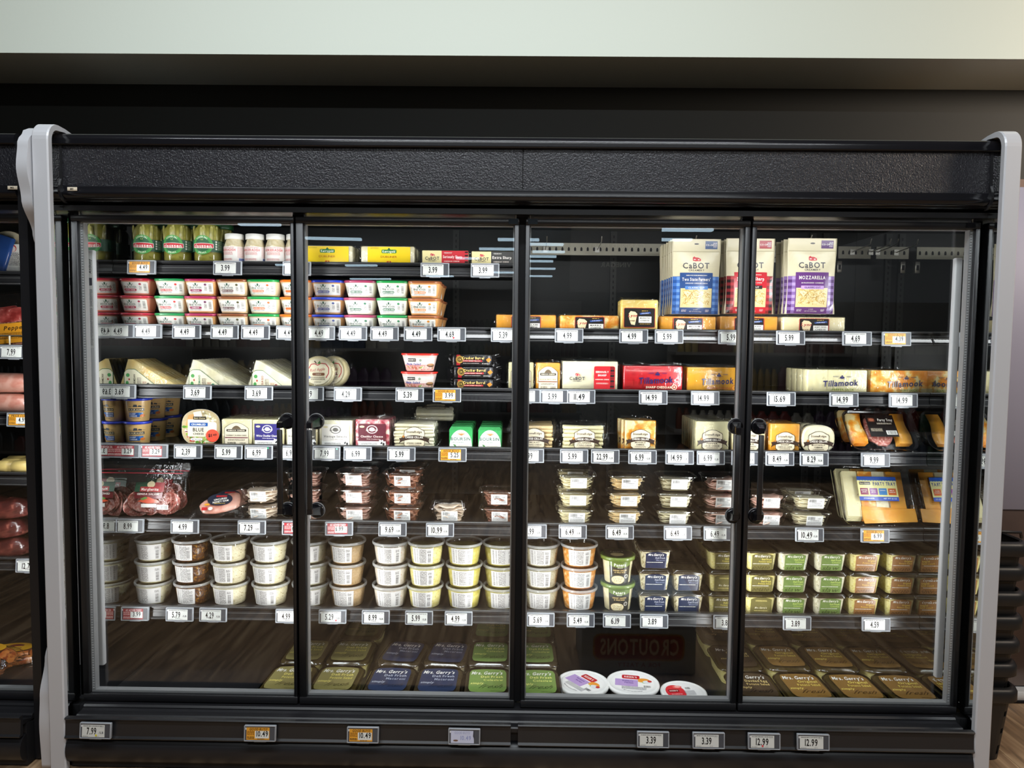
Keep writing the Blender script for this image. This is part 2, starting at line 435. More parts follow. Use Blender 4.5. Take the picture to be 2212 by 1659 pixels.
def door(parent, x0, x1, gl, gr, handle=None, n=0):
    """x0..x1 outer frame, gl..gr glass opening"""
    zt, zb, gt, gb = 1.854, .180, 1.834, .206
    root = empty('glass_door'); root.parent = parent
    def bar(a, b, c, d, nm):
        mb = MB(); rbox(mb, b-a, .036, d-c, .003, .002); o = mb.build(nm, BLK, root, ((a+b)/2, .018, c))
        return o
    bar(x0, x1, gt, zt, 'top_rail'); bar(x0, x1, zb, gb, 'bottom_rail')
    bar(x0, gl, gb, gt, 'stile'); bar(gr, x1, gb, gt, 'stile')
    g = MB(); g.box(gl, .010, gb, gr, .013, gt); g.build('pane', GLASS, root)
    # spacer between the panes, seen as a pale line around the glass
    sp = MB()
    def spc(a, b, c, d):
        sp.box(a, .016, c, b, .040, d)
    wl = .012 if x0 < -1.4 else .004; wr = .012 if x1 > 1.4 else .004
    spc(gl, gl+wl, gb, gt); spc(gr-wr, gr, gb, gt); spc(gl+wl, gr-wr, gb, gb+.007); spc(gl+wl, gr-wr, gt-.003, gt)
    sp.build('glass_spacer', GASK, root)
    if wl > .01 or wr > .01:
        d = MB(); xx = gl+.006 if wl > .01 else gr-.006
        for i in range(180): d.box(xx-.0025, .0145, gb+.012+i*.009, xx+.0025, .0159, gb+.016+i*.009)
        d.build('spacer_perforation', SILV, root)
    for cx_ in (gl+.02, gr-.01):
        pass
    if handle is not None:
        hx = handle; s_ = 1 if gr-hx < hx-gl else -1     # near which stile
        h = empty('handle'); h.parent = root
        for z in (1.168, .862):
            dsc = MB(); dsc.lathe([(.0245, 0), (.0265, .002), (.0265, .006), (.022, .010)], 28, col=(1, 1, 1))
            o = dsc.build('mounting_disc', BLKG, h, (hx+.0, .010, z), (PI/2, 0, 0))
            rg = MB(); n_ = 32
            rg.loft([[(r*math.cos(2*PI*j/n_), r*math.sin(2*PI*j/n_), zz) for j in range(n_)] for r, zz in ((.0265, .0), (.0278, .0), (.0278, .002), (.0265, .002))], False, False)
            rg.build('disc_ring', GASK, h, (hx, .0095, z), (PI/2, 0, 0))
            up = 1 if z > 1 else -1
            b = MB()
            b.loft([[(px*w_+ox, -yy, pz*hh+oz) for px, pz in ((-1, -1), (1, -1), (1, 1), (-1, 1))]
                    for yy, w_, hh, ox, oz in ((.008, .017, .016, 0, 0), (.030, .013, .013, -.004, -up*.003), (.052, .0095, .011, -.008, -up*.006), (.062, .0085, .009, -.008, -up*.008))], smooth=False)
            b.build('bracket', BLKG, h, (hx, .010, z))
        t = MB(); rbox(t, .0175, .013, .268, .005, .002, n=4)
        t.build('grip', BLK, h, (hx-.008, -.047, .878))
    return root

def case_body(parent, x0, x1, split=True):
    # header
    mid = (x0+x1)/2
    segs = ((x0, mid-.0012), (mid+.0012, x1)) if split else ((x0, x1),)
    for a, b in segs: MB().box(a, -.05, 1.937, b, -.04, 2.071).build('header_panel', HEADP, parent)
    MB().box(x0, -.039, 1.90, x1, -.02, 2.08).build('header_core', BLKM, parent)
    top = [(-.030, 2.069), (-.060, 2.069), (-.062, 2.074), (-.058, 2.083), (-.060, 2.088)]
    top += [(-.058+.020*(1-math.cos(t)), 2.088+.020*math.sin(t)) for t in [PI/2*i/7 for i in range(1, 8)]]
    top += [(.05, 2.108), (.05, 2.09), (-.02, 2.09)]
    MB().xprof(top, x0, x1, smooth=True).build('top_rail', BLKG, parent)
    lt = [(-.045, 1.938), (-.056, 1.938), (-.058, 1.935), (-.056, 1.922), (-.060, 1.918)]
    lt += [(-.060+.030*(1-math.cos(t)), 1.918-.022*math.sin(t)) for t in [PI/2*i/7 for i in range(1, 8)]]
    lt += [(-.028, 1.892), (-.02, 1.93)]
    MB().xprof(lt, x0, x1, smooth=True).build('lower_trim', BLKG, parent)
    MB().box(x0, -.012, 1.866, x1, .05, 1.884).build('door_track', BLK, parent)
    MB().box(x0, .051, 1.866, x1, .07, 2.05).build('canopy_front', BLKM, parent)
    # roof, back, deck
    MB().box(x0, .05, 2.06, x1, 1.0, 2.09).build('roof_panel', BLKM, parent)
    MB().box(x0, .071, 1.955, x1, .99, 1.97).build('inner_ceiling', LINER, parent)
    MB().box(x0, .90, .05, x1, .93, 2.04).build('back_panel', LINER, parent)
    MB().box(x0, .045, .05, x1, .90, .118).build('deck', BLK, parent)
    MB().box(x0, .0, .05, x1, .044, .165).build('sill_core', BLKM, parent)
    # ledges under the doors, ticket channel, bumper, kick plate
    xa, xb = (x0+.025, x1-.025) if split else (x0, x1)
    MB().xprof([(.044, .176), (-.012, .176), (-.018, .170), (-.018, .166), (-.030, .163), (-.055, .163), (-.060, .158), (-.060, .150), (-.095, .172), (-.103, .172), (-.103, .16), (.044, .14)][:8]+[(-.060, .140), (.044, .140)], xa, xb).build('sill_ledge', BLK, parent)
    MB().xprof([(-.060, .150), (-.100, .166), (-.104, .163), (-.104, .150), (-.060, .142)], xa, xb).build('sill_apron', BLK, parent)
    ch = MB(); ch.xprof([(-.104, .184), (-.118, .184), (-.121, .181), (-.118, .176), (-.114, .172), (-.118, .124), (-.124, .118), (-.122, .114), (-.104, .114)], xa, mid-.02 if split else xb)
    if split: ch.xprof([(-.104, .184), (-.118, .184), (-.121, .181), (-.118, .176), (-.114, .172), (-.118, .124), (-.124, .118), (-.122, .114), (-.104, .114)], mid+.004, xb)
    ch.build('front_price_channel', LIPM, parent)
    bp = [(-.09, .112)] + [(-.09-.032*math.sin(t), .066+.045*math.cos(t)) for t in [PI*i/10 for i in range(1, 10)]] + [(-.09, .018)]
    MB().xprof(bp, xa, xb, smooth=True).build('bumper', BLK, parent)
    MB().box(xa, -.088, 0, xb, -.03, .145).build('kick_plate', BLKM, parent)

case = empty('refrigerated_display_case')
tag(case, 'long black refrigerated display case with four glass doors and leathered header', 'display case')
case_body(case, -SX+.0005, SX-.0005)
shelf(case, 1, -SX+.001, -.012, .46)
for r_, dp in ((2, .50), (3, .52), (4, .54), (5, .56), (6, .58)):
    shelf(case, r_, -SX+.001, -.0015, dp); shelf(case, r_, .0015, SX-.001, dp)
door(case, -1.512, -.763, -1.490, -.775, -.792)
door(case, -.757, -.010, -.731, -.026, -.693)
door(case, .011, .757, .026, .739, .729-.0)
door(case, .763, 1.514, .779, 1.499, .806)
# mullions between door pairs and at the ends
for x, w in ((0, .018), (-.76, .004), (.76, .004)):
    m_ = MB(); m_.box(x-.019, .042, .18, x+.019, .072, 1.866); m_.build('mullion', BLKM, case)
for s_ in (-1, 1):
    m_ = MB(); m_.box(min(s_*1.526, s_*1.508), .043, .18, max(s_*1.526, s_*1.508), .060, 1.866); m_.build('mullion', BLKM, case)
# hinge pins above the doors
for x in (-1.487, -.022, .026, 1.492):
    MB().lathe([(.0022, 0), (.0022, .014)], 10).build('hinge_pin', CHROME, case, (x, .01, 1.853))
for x in (-.03, .035, 1.48): MB().box(x-.016, -.0012, 1.836, x+.016, .0, 1.854).build('corner_cap', BLKG, case)
# corner brackets where the header meets the ends
for s_ in (-1, 1):
    cb = MB(); x = s_*(SX-.022)
    cb.loft([[(x-.004, y, z), (x+.004, y, z), (x+.004, y+.012, z-.002), (x-.004, y+.012, z-.002)] for y, z in ((-.052, 2.07), (-.056, 1.96), (-.064, 1.938), (-.066, 1.92), (-.058, 1.90), (-.04, 1.888))], smooth=False)
    cb.build('corner_strap', BLK, case)
# vertical lamp covers at the two ends
for s_ in (-1, 1):
    lc = MB(); rbox(lc, .026, .020, 1.475, .006, .003)
    o = lc.build('lamp_cover', LEDC, case, (s_*1.494, .084, .272))
    if s_ < 0:
        p = P(); p.rect(0, 0, 17, 330, '#f2f2f0', 0)
        p.text('Anthony', -1, 120, 15, '#2a2a35', 1, rot=PI/2, l=1, sx=.8, shear=.2)
        p.rect(0, 66, 12, 26, '#555560', 1); p.fine(0, 10, 12, 60, 24, '#777780', 1); p.fine(0, -90, 10, 130, 60, '#888890', 1)
        p.put('sticker', fflat(-.0101, 1.30), o)
# shelf standards with slots on the back wall
for x in (-1.05, -.30, .42, 1.325, 1.385):
    st = MB(); st.box(x-.014, .888, .14, x+.014, .8995, 1.95); so = st.build('shelf_standard', mat('grey_standard', (.05, .052, .05), .4), case)
    sl = MB()
    for i in range(70): sl.box(x-.003, .8868, .16+i*.0255, x+.003, .8879, .172+i*.0255)
    sl.build('slot', BLKM, so); tag(so.children[0], kind='stuff')
# perforated peg bars with hooks
PEG = mat('cream_steel_bar', '#b9b5a4', .4, metal=.1)
def pegbar(x0, x1, z):
    mb = MB(); mb.box(x0, .74, z-.026, x1, .746, z+.026); mb.box(x0, .742, z+.022, x1, .758, z+.026)
    o = mb.build('peg_bar', PEG, case); k = int((x1-x0)/.0275); h = MB()
    for i in range(k):
        x = x0+.02+i*.0275
        h.box(x-.0045, .7388, z-.008, x+.0045, .7396, z+.004); h.box(x-.003, .7388, z+.004, x+.003, .7396, z+.008)
    tag(h.build('peg_hole', BLKM, o), kind='stuff')
    for x in ((x1-.014,) if 1.2 < x1 < 1.4 else (x0+.014,) if x0 > 1.3 else ()):
        b = MB(); rbox(b, .022, .02, .05, .003, .001); b.build('bar_bracket', CHROME, o, (x, .765, z-.085)); b = MB(); b.box(-.005, -.0125, .012, .005, -.0101, .034); b.build('bracket_slot', BLKM, o, (x, .765, z-.085))
pegbar(.02, .80, 1.850); pegbar(.84, 1.34, 1.846)
pegbar(1.375, 1.515, 1.846)
# end panels: mirror liner inside, silver front post
for s_ in (-1, 1):
    ep = empty('case_end_panel')
    tag(ep, 'tall silver end panel closing the %s of the four-door case' % ('left end' if s_ < 0 else 'right end, beside the stacked baskets'), 'end panel', 'silver end panels of the display cases')
    a, b = (SX, SX+.006) if s_ > 0 else (-SX-.006, -SX)
    MB().box(a, -.095, .0, b, .985, 2.100).build('mirror_liner', MIRR, ep)
    def prof(y0, z1):    # side outline of the panel (y,z), rounded top
        return [(y0, 0), (y0, z1-.05)]+[(y0+.04*(1-math.cos(t)), z1-.05+.045*math.sin(t)) for t in [PI/2*i/8 for i in range(1, 9)]]
    x0, x1 = (SX+.0065, SX+.029) if s_ > 0 else (-SX-.029, -SX-.0065)
    MB().xprof(prof(-.097, 2.124)+[(.10, 2.108), (.14, 2.09), (.99, 2.09), (.99, 0)], x0, x1).build('side_panel', SILV, ep)
    xa, xb = (SX-.024, SX+.029) if s_ > 0 else (-SX-.029, -SX+.024)
    fb = MB(); zz = [0, 2.076]
    def ring(y, e, z): return [(xa+e, y, z), (xb-e, y, z)]
    outl = [(-.118, 0), (-.118, 2.07)]+[(-.118+.05*(1-math.cos(t)), 2.07+.058*math.sin(t)) for t in [PI/2*i/8 for i in range(1, 9)]]
    inl = [(-.0972, 0), (-.0972, 2.07)]+[(-.0972+.0295*(1-math.cos(t)), 2.07+.04*math.sin(t)) for t in [PI/2*i/8 for i in range(1, 9)]]
    outl += [(-.03, 2.126), (.03, 2.116), (.09, 2.100)]; inl += [(-.03, 2.114), (.03, 2.1085), (.09, 2.092)]
    e = .004; rings = []
    for (y, z), (yi, zi) in zip(outl, inl):
        rings.append([(xa, yi, zi), (xa, y+e, z), (xa+e, y, z), (xb-e, y, z), (xb, y+e, z), (xb, yi, zi)])
    fb.loft(rings, smooth=False); fb.build('front_post', SILV, ep)
# location code plate
def code_plate(x, z, t, lab, y=-.0605):
    o = MB(); rbox(o, .032, .0015, .0115, .0007, .0003); o = o.build('code_plate', mat('beige_plate', '#d8cbb4', .5), None, (x, y-.001, z-.006))
    P().text(t, 0, 5.9, 7, '#2b2622', 1, sx=1.25).put('lettering', fflat(-.0008), o); tag(o, lab, 'sign')
code_plate(at(157, 423, -.06).x, 1.9265, 'M3', 'small beige plate reading M3 on the header of the main case')
code_plate(at(28, 413, -.06).x, 1.929, 'M2', 'small beige plate reading M2 on the header of the neighbouring case')
o = MB(); rbox(o, .062, .05, .03, .003, .002)
o = o.build('cable_box', BLKM, None, (at(1790, 287, .1).x, .1, 2.1085)); tag(o, 'small black box on top of the display case near its end', 'box')

# ------------------------------------------------------------------ neighbouring case
NX1 = -1.652
nb = empty('refrigerated_display_case', (0, 0, 0))
tag(nb, 'neighbouring black refrigerated case with packed meats, mostly cut off beyond silver panels', 'display case')
dz = .009
nbb = empty('cabinet_body'); nbb.parent = nb; 
case_body(nb, -2.9, NX1, False)
bpy.data.objects.remove(nbb)
for o in nb.children:
    o.location.z += .0
for r_, z, dp in ((11, 1.690, .45), (12, 1.415, .5), (13, 1.16, .5), (14, .93, .5), (15, .60, .52)):
    SH[r_] = z-.013; LIP[r_] = z; shelf(nb, r_, -2.88, NX1, dp)
door(nb, -2.40, -1.656, -2.38, -1.676, None)
MB().box(NX1+.0005, -.05, 0, NX1+.030, .985, 2.08).build('end_liner', BLK, nb)
ne = empty('case_end_panel')
tag(ne, 'silver end panel of the neighbouring case, bulging forward at top and foot', 'end panel', 'silver end panels of the display cases')
def yfront(z):
    pts = [(0, -.105), (.15, -.112), (.25, -.105), (.36, -.075), (.45, -.04), (1.0, -.03), (1.70, -.04), (1.78, -.07), (1.88, -.118), (1.98, -.138), (2.06, -.128), (2.10, -.10), (2.125, -.06), (2.13, .0)]
    for (a, p), (b, q) in zip(pts, pts[1:]):
        if z <= b: t = (z-a)/(b-a); t = t*t*(3-2*t); return p+(q-p)*t
    return 0
zs = [2.13*i/150 for i in range(151)]
pr = [(yfront(z), z) for z in zs]+[(.98, 2.11), (.98, 0)]
MB().xprof(pr, -SX-.065, -SX-.031, smooth=True).build('side_panel', SILV, ne)

# ------------------------------------------------------------------ the shop behind the camera (seen only reflected in the doors)
def em(name, col, s):
    m, nt, out = newmat(name); e = node(nt, 'ShaderNodeEmission'); e.inputs[0].default_value = c4(col); e.inputs[1].default_value = s
    nt.links.new(e.outputs[0], out.inputs[0]); return m
TUBE = em('lit_tube', (.62, .84, 1.0), 4.5)
def strip_light(px, py, wpx, z=3.6, ang=0):
    d = ray(px, py); t = (z-CAM.z)/d.z; p = CAM+d*t; L = max(.5, wpx/FPX*t*d.dot(FW))
    o = MB(); rbox(o, L, .16, .05, .02, .01); o = o.build('strip_light', TUBE, None, (p.x, -p.y, z), (0, 0, ang))
    tag(o, 'ceiling strip light over the aisle, reflected in the glass doors', 'ceiling light', 'ceiling strip lights over the aisles')
for a in ((1455, 499, 170, 3.6, .02), (1440, 520, 110, 3.6, 0), (560, 487, 90, 3.6, 0), (720, 518, 120, 3.6, -.1), (1120, 520, 90), (1180, 530, 75, 3.6, -.05), (1185, 546, 70), (1170, 556, 64),
          (1165, 566, 60), (1170, 582, 60), (1165, 598, 56), (1292, 594, 42, 3.6, .0), (1336, 594, 42), (1300, 607, 40), (1340, 608, 42),
          (1075, 540, 80), (1080, 590, 60), (950, 598, 60), (780, 575, 70, 3.6, .1), (800, 604, 90, 3.6, .1), (620, 574, 50), (1010, 560, 50)):
    strip_light(*a)
def gondola(x0, x1, y, hts, label, seed, h=1.9):
    q = random.Random(seed); root = empty('aisle_shelving', ((x0+x1)/2, y, 0)); w = x1-x0
    tag(root, label, 'shelving')
    b = MB(); b.box(-w/2, -.35, 0, w/2, -.3, h); b.build('back_board', mat('shop_grey', '#6d6a66', .5), root)
    for z in hts:
        MB().box(-w/2, -.3, z-.03, w/2, .1, z).build('shelf', mat('shop_grey', '#6d6a66', .5), root)
    mb = MB(); cols = ['#7a1f1c', '#c8a02a', '#23406e', '#2f6a3c', '#d9d2c0', '#9a4a1e', '#5b2a5e', '#b33a2a', '#e3c46a', '#39424e']
    for z in hts:
        x = -w/2+.03
        while x < w/2-.14:
            ww = q.choice((.07, .09, .12)); hh = q.uniform(.16, .26); c = tuple(v*.35 for v in C(q.choice(cols))); k = q.randint(2, 6)  # packet colours scaled down to stand in for dim aisle light
            for i in range(k):
                if x+ww > w/2-.02: break
                n0 = len(mb.v); mb.loft([rr(ww-.006, .08, .02, z+a*hh, 2, x+ww/2, .03) for a in (0, .7)]+[rr(ww*.5, .05, .02, z+a*hh, 2, x+ww/2, .03) for a in (.88, 1)], col=c); x += ww
    tag(mb.build('packets_and_bottles', PRINT, root), kind='stuff')
gondola(-6.0, -1.3, -5.2, (.2, .55, .95, 1.35), 'dim aisle shelving of packets behind the photographer, reflected in the left doors', 3)
gondola(1.6, 6.2, -5.0, (.2, .55, .95, 1.35), 'dim aisle shelving of jars behind the photographer, reflected in the right doors', 5)
gondola(-1.2, 1.0, -9.0, (.3, .8, 1.2, 1.6), 'far aisle shelving of bottles, reflected in the middle doors', 9, 2.1)
# croutons display and hanging aisle sign
cd = empty('cardboard_carton', (.53, -.62, 0))
tag(cd, 'grey carton on the aisle floor printed CROUTONS, reflected low in the third door', 'carton')
b = MB(); rbox(b, .50, .30, .34, .006, .003); b.build('carton', mat('grey_card', '#c4ccd2', .6), cd, (0, -.151, 0))
p = P(); i0 = len(p.it)
p.rect(0, 118, 400, 120, '#c9a04a', 0, r=30, n=16); p.rect(0, 118, 385, 106, '#b8503c', .5, r=26, n=16)
p.text('CROUTONS', 0, 120, 100, '#f0e2c0', 1, l=1, fit=350); p.text('FOR A TASTY', 0, 40, 26, '#b8402c', 1, l=1); p.rect(0, 230, 440, 60, '#a9b0b4', 0)
p.put('lettering', lambda u, v, h: (-u, h, v), cd)
sg = empty('hanging_aisle_sign', (1.15, -6.3, 2.05))
tag(sg, 'hanging dark aisle sign listing canned fruit and vinegar, reflected in the third door', 'sign')
MB().box(-.55, -.03, 0, .55, 0, 1.0).build('board', mat('sign_board', '#3d3a3a', .5), sg)
p = P(); p.rect(0, 860, 1080, 240, '#8d8b7e', 0); p.text('MARKET', 60, 840, 110, '#3a3a34', 1, l=1)
p.text('CANNED FRUIT', 0, 560, 70, '#b9b6a8', 1, l=1, fit=700); p.text('VINEGAR', 0, 330, 80, '#b9b6a8', 1, l=1)
p.put('lettering', lambda u, v, h: (-u, h, v), sg)
MB().box(-.4, -.02, 1.0, -.38, -.01, 2.12).build('suspension_rod', BLK, sg); MB().box(.38, -.02, 1.0, .40, -.01, 2.12).build('suspension_rod', BLK, sg)

# ------------------------------------------------------------------ shopping baskets
BASK = mat('black_basket_plastic', (.016, .015, .015), .42)
def basket():
    root = empty('shopping_basket')
    b = MB(); rings = []; W_, D_ = .155, .33
    zs = [0, .02, .055, .10, .12, .165, .185, .235]; n = 5
    for z in zs:
        k = z/.235; rings.append(rr(W_*(.74+.20*k), D_*(.80+.16*k), .04, z, n))
    N = len(rings[0]); vs = [p for r in rings for p in r]; fs = []
    # longer sides need more columns: split each edge
    for i in range(len(zs)-1):
        for j in range(N):
            k = (j+1) % N
            if i in (1, 3, 5) and j % 2 == 1 and j % (n+1) != n: continue
            fs.append((i*N+j, i*N+k, (i+1)*N+k, (i+1)*N+j))
    b.add(vs, fs, smooth=False); b.add(list(rings[0]), [tuple(range(N))[::-1]])
    o = b.build('tub', BASK, root); md = o.modifiers.new('thickness', 'SOLIDIFY'); md.thickness = .003
    r = MB()
    def rim(w, z): return rr(W_*w, D_*w, .050, z, 8)
    r.loft([rim(.94, .228), rim(1.06, .226), rim(1.10, .232), rim(1.10, .262), rim(1.06, .272), rim(.98, .276), rim(.95, .270)], False, False)
    r.build('rim', BASK, root)
    return root
bk = basket(); bpos = (1.646, .165)
for i in range(7):
    o = bk if i == 0 else copy_tree(bk)
    o.location = (bpos[0]+.0022*i, bpos[1]+.004*((i*3) % 4), .0+.0845*i)
    if i: tag(o, None)
    tag(o, 'black plastic shopping basket beside the case, %s' % ('standing on the floor at the bottom' if i == 0 else 'topmost of its stack' if i == 6 else '%s from the bottom of its stack' % ('second', 'third', 'fourth', 'fifth', 'sixth')[i-1]), 'basket', 'stacked shopping baskets')
hd = MB(); hd.tube([(-.09, -.1, .275), (-.07, -.13, .30), (0, -.14, .305), (.07, -.13, .30), (.095, -.1, .275)], .005)
hd.build('handle', BASK, o)
# ------------------------------------------------------------------ products: prototypes and their graphics
def food(name, a, b, scale=60, rough=.5, bump=(40, .3, .003), contrast=(.4, .6), kind='noise', coat=0):
    return mat(name, a, rough, c2=b, nscale=scale, bump=bump, contrast=contrast, kind=kind, coat=coat)
F_CHED = food('orange_cheddar', '#e69a2e', '#eba63a', 20, .4, coat=.3)
F_CREAM = food('cream_cheese_block', '#ead9a4', '#f0e2b4', 18, .4, coat=.3)
F_WHITE = food('white_cheese', '#e8dfb8', '#f1ead0', 25, .4, coat=.2)
F_MARB = food('marbled_cheese', '#e58a1e', ['#efb04a', '#f1dca0'], 30, .4, contrast=(.42, .52), coat=.3)
F_REDM = food('red_marbled_cheese', '#a8283c', ['#d98a90', '#efd9c0'], 55, .4, contrast=(.40, .54))
F_JALA = food('pepper_cheese', '#e9dfae', ['#ece4bc', '#8a8a40'], 70, .4, contrast=(.55, .68))
F_PARM = food('aged_cheese', '#e8c67c', '#efd89a', 22, .5)
F_SALAMI = food('salami', '#a8544a', ['#c08074', '#e2b8ab'], 130, .35, contrast=(.42, .58), coat=.3)
F_HAM = food('ham', '#c98271', '#dba595', 30, .3, coat=.4)
F_TURK = food('sliced_turkey', '#d9c0a6', '#ecdcc8', 40, .35, bump=(25, .5, .006), coat=.3)
F_PINK = food('pink_sliced_ham', '#d09d8c', '#ecc9b8', 40, .35, bump=(25, .5, .006), coat=.3)
F_BEEF = food('sliced_roast_beef', '#7a4634', '#b07c60', 50, .35, bump=(25, .5, .006), coat=.3)
F_SLW = food('sliced_white_cheese', '#e9dfb8', '#f4ecd0', 30, .35, bump=(20, .4, .004), coat=.3)
F_SLP = food('sliced_pepper_cheese', '#e9ddb2', ['#efe6c4', '#9a9a58'], 90, .35, contrast=(.55, .7))
F_SLC = food('sliced_colby_jack', '#e9c88c', ['#f0dcae', '#f4e8c4'], 45, .35)
F_BAC = food('sliced_dark_meat', '#6a3a2a', '#c48a70', 80, .3, coat=.4)
F_MACARONI = food('macaroni_salad', '#d8cca4', ['#e4dab8', '#bcab80', '#9c8c58'], 95, .35, bump=(90, .8, .004), contrast=(.35, .55))
F_POTATO = food('potato_salad', '#e2d47a', ['#efe4a2', '#d5c266', '#b7b060'], 85, .35, bump=(80, .8, .004), contrast=(.35, .58))
F_SLAW = food('coleslaw', '#d6cfac', ['#e2dcc2', '#bdb48e', '#8f9868'], 90, .35, bump=(90, .8, .004), contrast=(.35, .58))
F_PASTA = food('pasta_salad', '#e8dcae', ['#efe6c6', '#b8b06a', '#c87a4a'], 80, .35, bump=(80, .9, .005), contrast=(.38, .60))
F_BEAN = food('bean_salad', '#4a2a18', ['#7a4a20', '#c89a3a', '#a83a22'], 90, .3, bump=(80, .9, .006), contrast=(.4, .56), coat=.3)
F_TAN = food('tan_salad', '#d9b27c', ['#e6c595', '#c0986a', '#a87a50'], 120, .4, bump=(100, .7, .003), contrast=(.35, .6))
F_ORANGE = food('orange_pasta_salad', '#d98a38', ['#e8a85c', '#efcf9a', '#b85f20'], 85, .35, bump=(80, .9, .005), contrast=(.4, .58))
F_CRAB = food('seafood_salad', '#d8cbb8', ['#e4dac8', '#d09c88', '#b85a40'], 85, .35, bump=(80, .9, .005), contrast=(.42, .62))
F_YELLOW = food('yellow_egg_salad', '#d2c258', ['#ddd078', '#e2d99a', '#b5a63e'], 85, .35, bump=(80, .8, .004), contrast=(.35, .6))
F_PICK = food('pickle_green', '#938f42', ['#aaa456', '#c2bb78'], 28, .3, contrast=(.4, .56), coat=.4)
F_BRINE = food('pickle_brine', '#9a9438', ['#b0aa50', '#8a8434'], 30, .3)
F_RADISH = food('horseradish', '#d8c79c', '#e8dcba', 70, .4)
def plain(h, rough=.35, coat=.15): return mat('plastic_'+h.strip('#'), h, rough, coat=coat)
WHT = '#f4f2ec'

PROT = {}
def proto(key, fn):
    """first call builds the thing, later calls copy it with its parts"""
    if key not in PROT:
        PROT[key] = fn(); bpy.context.view_layer; return PROT[key]
    return copy_tree(PROT[key])
ALL = []
def place(key, fn, x, y, z, label, cat, group=None, rz=0, rx=None, jit=.0, short=None, row=None, front=False, s=None):
    o = proto(key, fn)
    if 'label' in o.keys() : del o['label']
    o.location = (x+R.uniform(-jit, jit), y, z); o.rotation_euler = (rx or 0, 0, rz)
    if s: o.scale = s
    tag(o, label, cat, group); o['group'] = group or ''
    if not group: del o['group']
    ALL.append(dict(o=o, x=x, row=row, short=short, front=front))
    return o

# ---- pickle jar
def mk_pickle():
    r = empty('pickle_jar'); q = random.Random(4)
    MB().lathe([(.046, .003), (.049, .006), (.049, .128), (.046, .138), (.037, .148), (.036, .158)], 24).build('brine', F_BRINE, r)
    sp = None
    for i in range(11):
        a = -PI/2+(i-5)*.36; rr0 = .0428
        if sp is None or i % 3 == 0:
            mb = MB(); w = q.uniform(.0075, .0095)
            mb.loft([[(w*s*math.cos(t)*1.15, w*s*math.sin(t)*.75+.002*math.sin(z*40), z) for t in [2*PI*j/8 for j in range(8)]] for z, s in ((0, .35), (.008, .8), (.03, 1), (.09, 1.02), (.115, .85), (.128, .4))])
            sp = mb.mesh('pickle_spear', F_PICK)
        o = link(bpy.data.objects.new('pickle_spear', sp)); o.parent = r
        o.location = (rr0*math.cos(a), rr0*math.sin(a), .010+q.uniform(0, .012)); o.rotation_euler = (q.uniform(-.06, .06), q.uniform(-.07, .07), a+PI/2)
    MB().lathe([(.046, 0), (.0525, .004), (.0545, .012), (.0545, .118), (.050, .136), (.041, .148), (.041, .16)], 32, True, False).build('glass_jar', CLEARP, r)
    MB().lathe([(.043, .152), (.044, .154), (.044, .170), (.042, .172)], 28).build('lid', plain('#2f6a3c'), r)
    p = P(); p.rect(0, 46, 215, 44, '#1d5138', 0, n=36)
    p.ell(-9, 49, 37, 36, '#46a546', 1, 22); p.ell(-9, 49, 33, 32, '#3a9a43', 1.4, 22); p.ell(-9, 49, 27, 25.5, '#1f5f38', 2, 22)
    p.poly([(-30, 55), (-12, 72), (-10, 67), (-24, 52)], [(0, 1, 2, 3)], '#d9df6a', 3); p.poly([(12, 55), (-6, 72), (-8, 67), (6, 52)], [(0, 1, 2, 3)], '#cdd65a', 3)
    p.strip(-46, 30, lambda x: 36+2*((x+8)/38)**2, lambda x: 54-2*((x+8)/38)**2+2, '#f4efe6', 3.2, 14); p.strip(-44.5, 28.5, lambda x: 37.4+2*((x+8)/38)**2, lambda x: 54.4-2*((x+8)/38)**2, '#d22330', 3.6, 14)
    p.text('claussen', -8, 45, 17.5, '#fbf6ee', 1, l=4.4, fit=66)
    p.arc('KOSHER DILL', -9, 49, 29.5, 8, '#f2f4e0', l=3, sx=.8); p.arc('SPEARS', -9, 49, 29.5, 8.5, '#f2f4e0', a0=-PI/2, l=3, sx=.9, under=True)
    for i, z in enumerate((62, 53, 44, 35)): p.rect(40, z, 6.5, 6, '#e8ece0', 2)
    p.fine(56, 48, 18, 34, 9, '#b9d0b4', 2); p.rect(84, 46, 22, 34, WHT, 1, n=5); p.bars(84, 46, 20, 28, l=2.2)
    p.xf(0, 1.04, 1, 0, 0, 0, 25)
    p.put('label', fcyl(.0547, .0547, 1), r)
    return r
def mk_radish():
    r = empty('horseradish_jar')
    MB().lathe([(.033, 0), (.036, .004), (.0365, .075), (.030, .094), (.029, .10)], 28).build('sauce_jar', F_RADISH, r)
    MB().lathe([(.0345, 0), (.0378, .003), (.0380, .078), (.0312, .097), (.031, .104)], 28, True, False).build('glass_jar', CLEARP, r)
    MB().lathe([(.0335, .098), (.0345, .100), (.0345, .117), (.0325, .119)], 28).build('lid', plain('#eceae4'), r)
    p = P(); p.rect(0, 41, 150, 58, '#f3eee8', 0, n=22)
    p.text('HORSERADISH', -14, 57, 13, '#cf2d34', 1, l=1.5, fit=72); p.fine(-14, 65.5, 60, 3, 1, '#cf6a6a'); p.fine(-14, 44, 50, 12, 4, '#d98a86'); p.fine(-16, 22, 50, 8, 2, '#cc7070', seed=4)
    p.fine(46, 48, 36, 40, 13, '#dba4a0', seed=6); p.rect(48, 20, 30, 12, '#8c9ac8', 1, n=4); p.bars(48, 20, 28, 12, '#5060a0', 2.5)
    p.put('label', fcyl(.0383, .0383, 1), r, PRINT)
    return r
